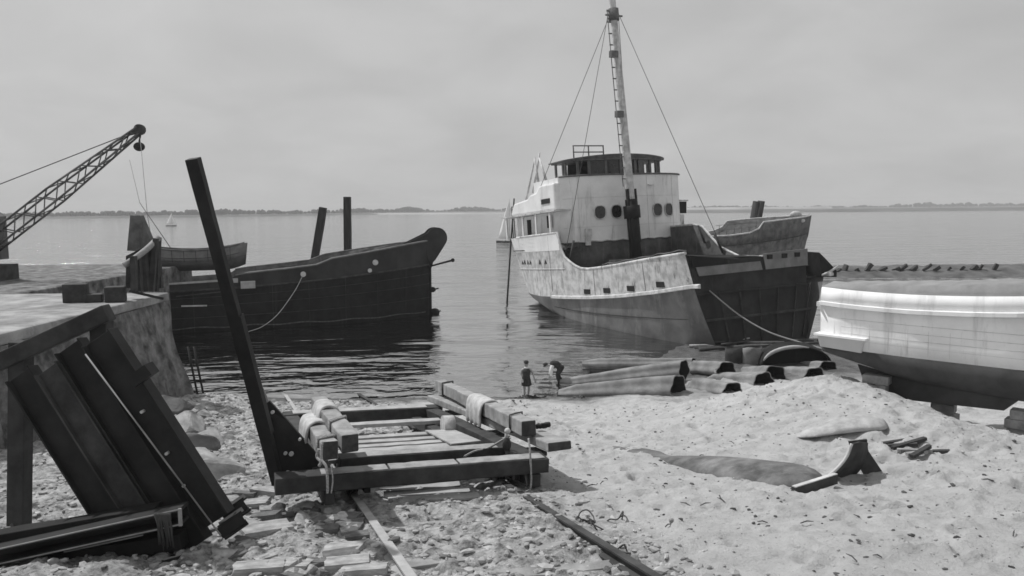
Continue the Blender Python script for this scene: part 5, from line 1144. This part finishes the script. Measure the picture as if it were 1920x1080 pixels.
# ------------------------------------------------------------------ people
def person(lab, base, J, rad, chains, clothes, face):
    t = thing('person', lab, 'person', base)
    bm = bmesh.new(); sk = bm.verts.layers.skin.verify(); vs = {}
    for k, p in J.items(): vs[k] = bm.verts.new(p)
    for ch in chains:
        for a, b_ in zip(ch, ch[1:]): bm.edges.new((vs[a], vs[b_]))
    for hand, elbow in (('handL', 'elL'), ('handR', 'elR')):
        d = (vs[hand].co-vs[elbow].co).normalized(); sd = d.cross(Vector((0, 1, .2))).normalized()
        for i, (o_, ln) in enumerate(((-.03, .075), (-.01, .09), (.012, .085), (.032, .065))):
            a = bm.verts.new(vs[hand].co+d*.045+sd*o_); b_ = bm.verts.new(a.co+d*ln*.55); c = bm.verts.new(b_.co+d*ln*.4+Vector((0, -.012, 0)))
            for q in (a, b_, c): q[sk].radius = (.0095, .0095)
            bm.edges.new((vs[hand], a)); bm.edges.new((a, b_)); bm.edges.new((b_, c))
        a = bm.verts.new(vs[hand].co+sd*.035-d*.01); b_ = bm.verts.new(a.co+sd*.025+d*.045)
        for q in (a, b_): q[sk].radius = (.011, .011)
        bm.edges.new((vs[hand], a)); bm.edges.new((a, b_))
    for k in vs: r = rad[k]; vs[k][sk].radius = r if isinstance(r, tuple) else (r, r)
    vs['pel'][sk].use_root = True
    me = bpy.data.meshes.new('body'); bm.to_mesh(me); bm.free(); me.materials.append(M['skin'])
    o = bpy.data.objects.new('body', me); COL.objects.link(o); o.parent = t
    o.modifiers.new('skin', 'SKIN').use_smooth_shade = True; s_ = o.modifiers.new('sub', 'SUBSURF'); s_.levels = 1; s_.render_levels = 1
    hd = J['head']; fw, up = face; fw = Vector(fw).normalized(); up = Vector(up).normalized(); sd = fw.cross(up)
    W = lambda p: Vector(base)+Vector(p)
    mb = MB(); c = W(hd)+up*.03
    mb.ball(c+fw*.105-up*.02, .016, .016, .022, 8, 6)
    for e in (-1, 1): mb.ball(c+sd*e*.092-up*.02, .014, .022, .03, 8, 6)
    mb.build('nose_and_ears', 'skin', t)
    mb = MB()
    for e in (-1, 1): mb.ball(c+fw*.088+sd*e*.034+up*.01, .012, .012, .009, 8, 6)
    mb.ball(c+fw*.09-up*.065, .026, .012, .007, 8, 6); mb.build('eyes_and_mouth', 'hair', t)
    mb = MB(); mb.ball(c+up*.055-fw*.02, .105, .11, .085, 14, 8); mb.build('hair', 'hair', t)
    for nm, m, pts, rs in clothes:
        mb = MB(); mb.tube(catmull([W(q) for q in pts], 5) if len(pts) > 2 else [W(q) for q in pts], list(np.interp(np.linspace(0, len(rs)-1, (len(pts)-1)*5+1 if len(pts) > 2 else 2), range(len(rs)), rs)), 16)
        mb.build(nm, m, t)
    return t, W, c, fw, up, sd
b0 = at(987, 749, 35.4); b0.z = max(Hs(b0.x, b0.y), 0)-.02
J = dict(pel=(0, 0, .90), wst=(0, -.01, 1.05), chest=(.01, -.01, 1.25), neck=(.01, -.01, 1.43), jaw=(.0, -.02, 1.50), head=(0, -.02, 1.58), crown=(0, 0, 1.66),
         shL=(-.17, 0, 1.36), elL=(-.24, .03, 1.10), wrL=(-.2, -.12, .93), handL=(-.18, -.17, .89), shR=(.19, 0, 1.36), elR=(.31, .04, 1.12), wrR=(.37, -.08, .92), handR=(.39, -.12, .86),
         hipL=(-.09, 0, .86), knL=(-.085, -.02, .47), anL=(-.08, .02, .09), toL=(-.1, -.13, .04), hipR=(.09, 0, .86), knR=(.12, -.03, .47), anR=(.08, .05, .09), toR=(.13, -.1, .04))
rad = dict(pel=.13, wst=.12, chest=(.15, .12), neck=.055, jaw=.075, head=.095, crown=.07, shL=.065, elL=.042, wrL=.03, handL=(.04, .022), shR=.065, elR=.042, wrR=.03, handR=(.04, .022), hipL=.09, knL=.058, anL=.04, toL=.035, hipR=.09, knR=.058, anR=.04, toR=.035)
CH = [('pel', 'wst', 'chest', 'neck', 'jaw', 'head', 'crown'), ('chest', 'shL', 'elL', 'wrL', 'handL'), ('chest', 'shR', 'elR', 'wrR', 'handR'), ('pel', 'hipL', 'knL', 'anL', 'toL'), ('pel', 'hipR', 'knR', 'anR', 'toR')]
J = {k: Vector(v) for k, v in J.items()}
t, W, c, fw, up, sd = person('person in dark singlet and shorts standing at the water edge', b0, J, rad, CH,
    [('singlet', 'cloth_dark', [(0, 0, .93), (0, -.01, 1.08), (.01, -.01, 1.28), (.01, -.01, 1.39)], [.185, .17, .195, .13]), ('shorts', 'cloth_dark', [(0, 0, .96), (-.05, 0, .84), (-.1, -.01, .6)], [.17, .16, .13]), ('shorts', 'cloth_dark', [(0, 0, .96), (.05, 0, .84), (.12, -.02, .6)], [.17, .16, .13]), ('neckerchief', 'cloth_white', [(.01, -.01, 1.40), (.01, -.01, 1.47)], [.105, .08])], ((-.25, -1, 0), (0, 0, 1)))
mb = MB(); mb.ball(c+up*.085, .115, .12, .07, 14, 8); mb.ball(c+up*.06+fw*.1, .08, .07, .015, 12, 6); mb.build('cap', 'cloth_dark', t)
b1 = at(1042, 716, 39.3); b1.z = max(Hs(b1.x, b1.y), -.10)-.02
J2 = dict(pel=(.22, 0, .80), wst=(.10, 0, .92), chest=(-.12, 0, .96), neck=(-.28, -.01, .93), jaw=(-.37, -.02, .93), head=(-.44, -.03, .92), crown=(-.52, -.02, .95),
         shL=(-.2, -.17, .88), elL=(-.22, -.2, .6), wrL=(-.26, -.2, .36), handL=(-.28, -.2, .28), shR=(-.2, .17, .88), elR=(-.26, .2, .6), wrR=(-.3, .18, .36), handR=(-.32, .18, .28),
         hipL=(.2, -.1, .76), knL=(.08, -.13, .43), anL=(.16, -.12, .08), toL=(.02, -.14, .04), hipR=(.22, .1, .76), knR=(.14, .13, .43), anR=(.3, .12, .08), toR=(.16, .14, .04))
J2 = {k: Vector(v) for k, v in J2.items()}
t, W, c, fw, up, sd = person('person in dark waistcoat and white sleeves bending down by the tubes', b1, J2, rad, CH,
    [('waistcoat', 'cloth_dark', [(.16, 0, .88), (.02, 0, .97), (-.14, 0, .97), (-.25, 0, .93)], [.17, .19, .2, .12]), ('trousers', 'cloth_dark', [(.24, 0, .84), (.2, -.08, .7), (.08, -.13, .42), (.16, -.12, .12)], [.2, .15, .09, .075]), ('trousers', 'cloth_dark', [(.24, 0, .84), (.22, .08, .7), (.14, .13, .42), (.3, .12, .12)], [.2, .15, .09, .075]),
     ('shirt_sleeve', 'cloth_white', [(-.17, -.13, .93), (-.2, -.18, .8), (-.22, -.2, .58), (-.25, -.2, .44)], [.1, .085, .07, .055]), ('shirt_sleeve', 'cloth_white', [(-.17, .13, .93), (-.2, .18, .8), (-.26, .2, .58), (-.29, .19, .44)], [.1, .085, .07, .055])], ((-.6, -.1, -.8), (-.8, 0, .6)))
mb = MB(); mb.ball(c+up*.07, .115, .12, .08, 14, 8); mb.ball(c+up*.05+fw*.1, .07, .08, .03, 12, 6); mb.build('cap', 'cloth_dark', t)

# ------------------------------------------------------------------ haze
mb = MB(); mb.box(-5000, 5000, -300, 4200, -5.2, 40)
hz = bpy.data.materials.new('haze_air'); hz.use_nodes = True; hn = hz.node_tree; hn.nodes.clear()
ho = hn.nodes.new('ShaderNodeOutputMaterial'); pv = hn.nodes.new('ShaderNodeVolumePrincipled'); pv.inputs['Color'].default_value = (.95, .95, .95, 1); pv.inputs['Density'].default_value = .00035
hn.links.new(pv.outputs[0], ho.inputs['Volume'])
tag(mb.build('haze', hz, loc=(0, 0, 0)), 'thin grey sea haze over the river', 'haze', kind='stuff')
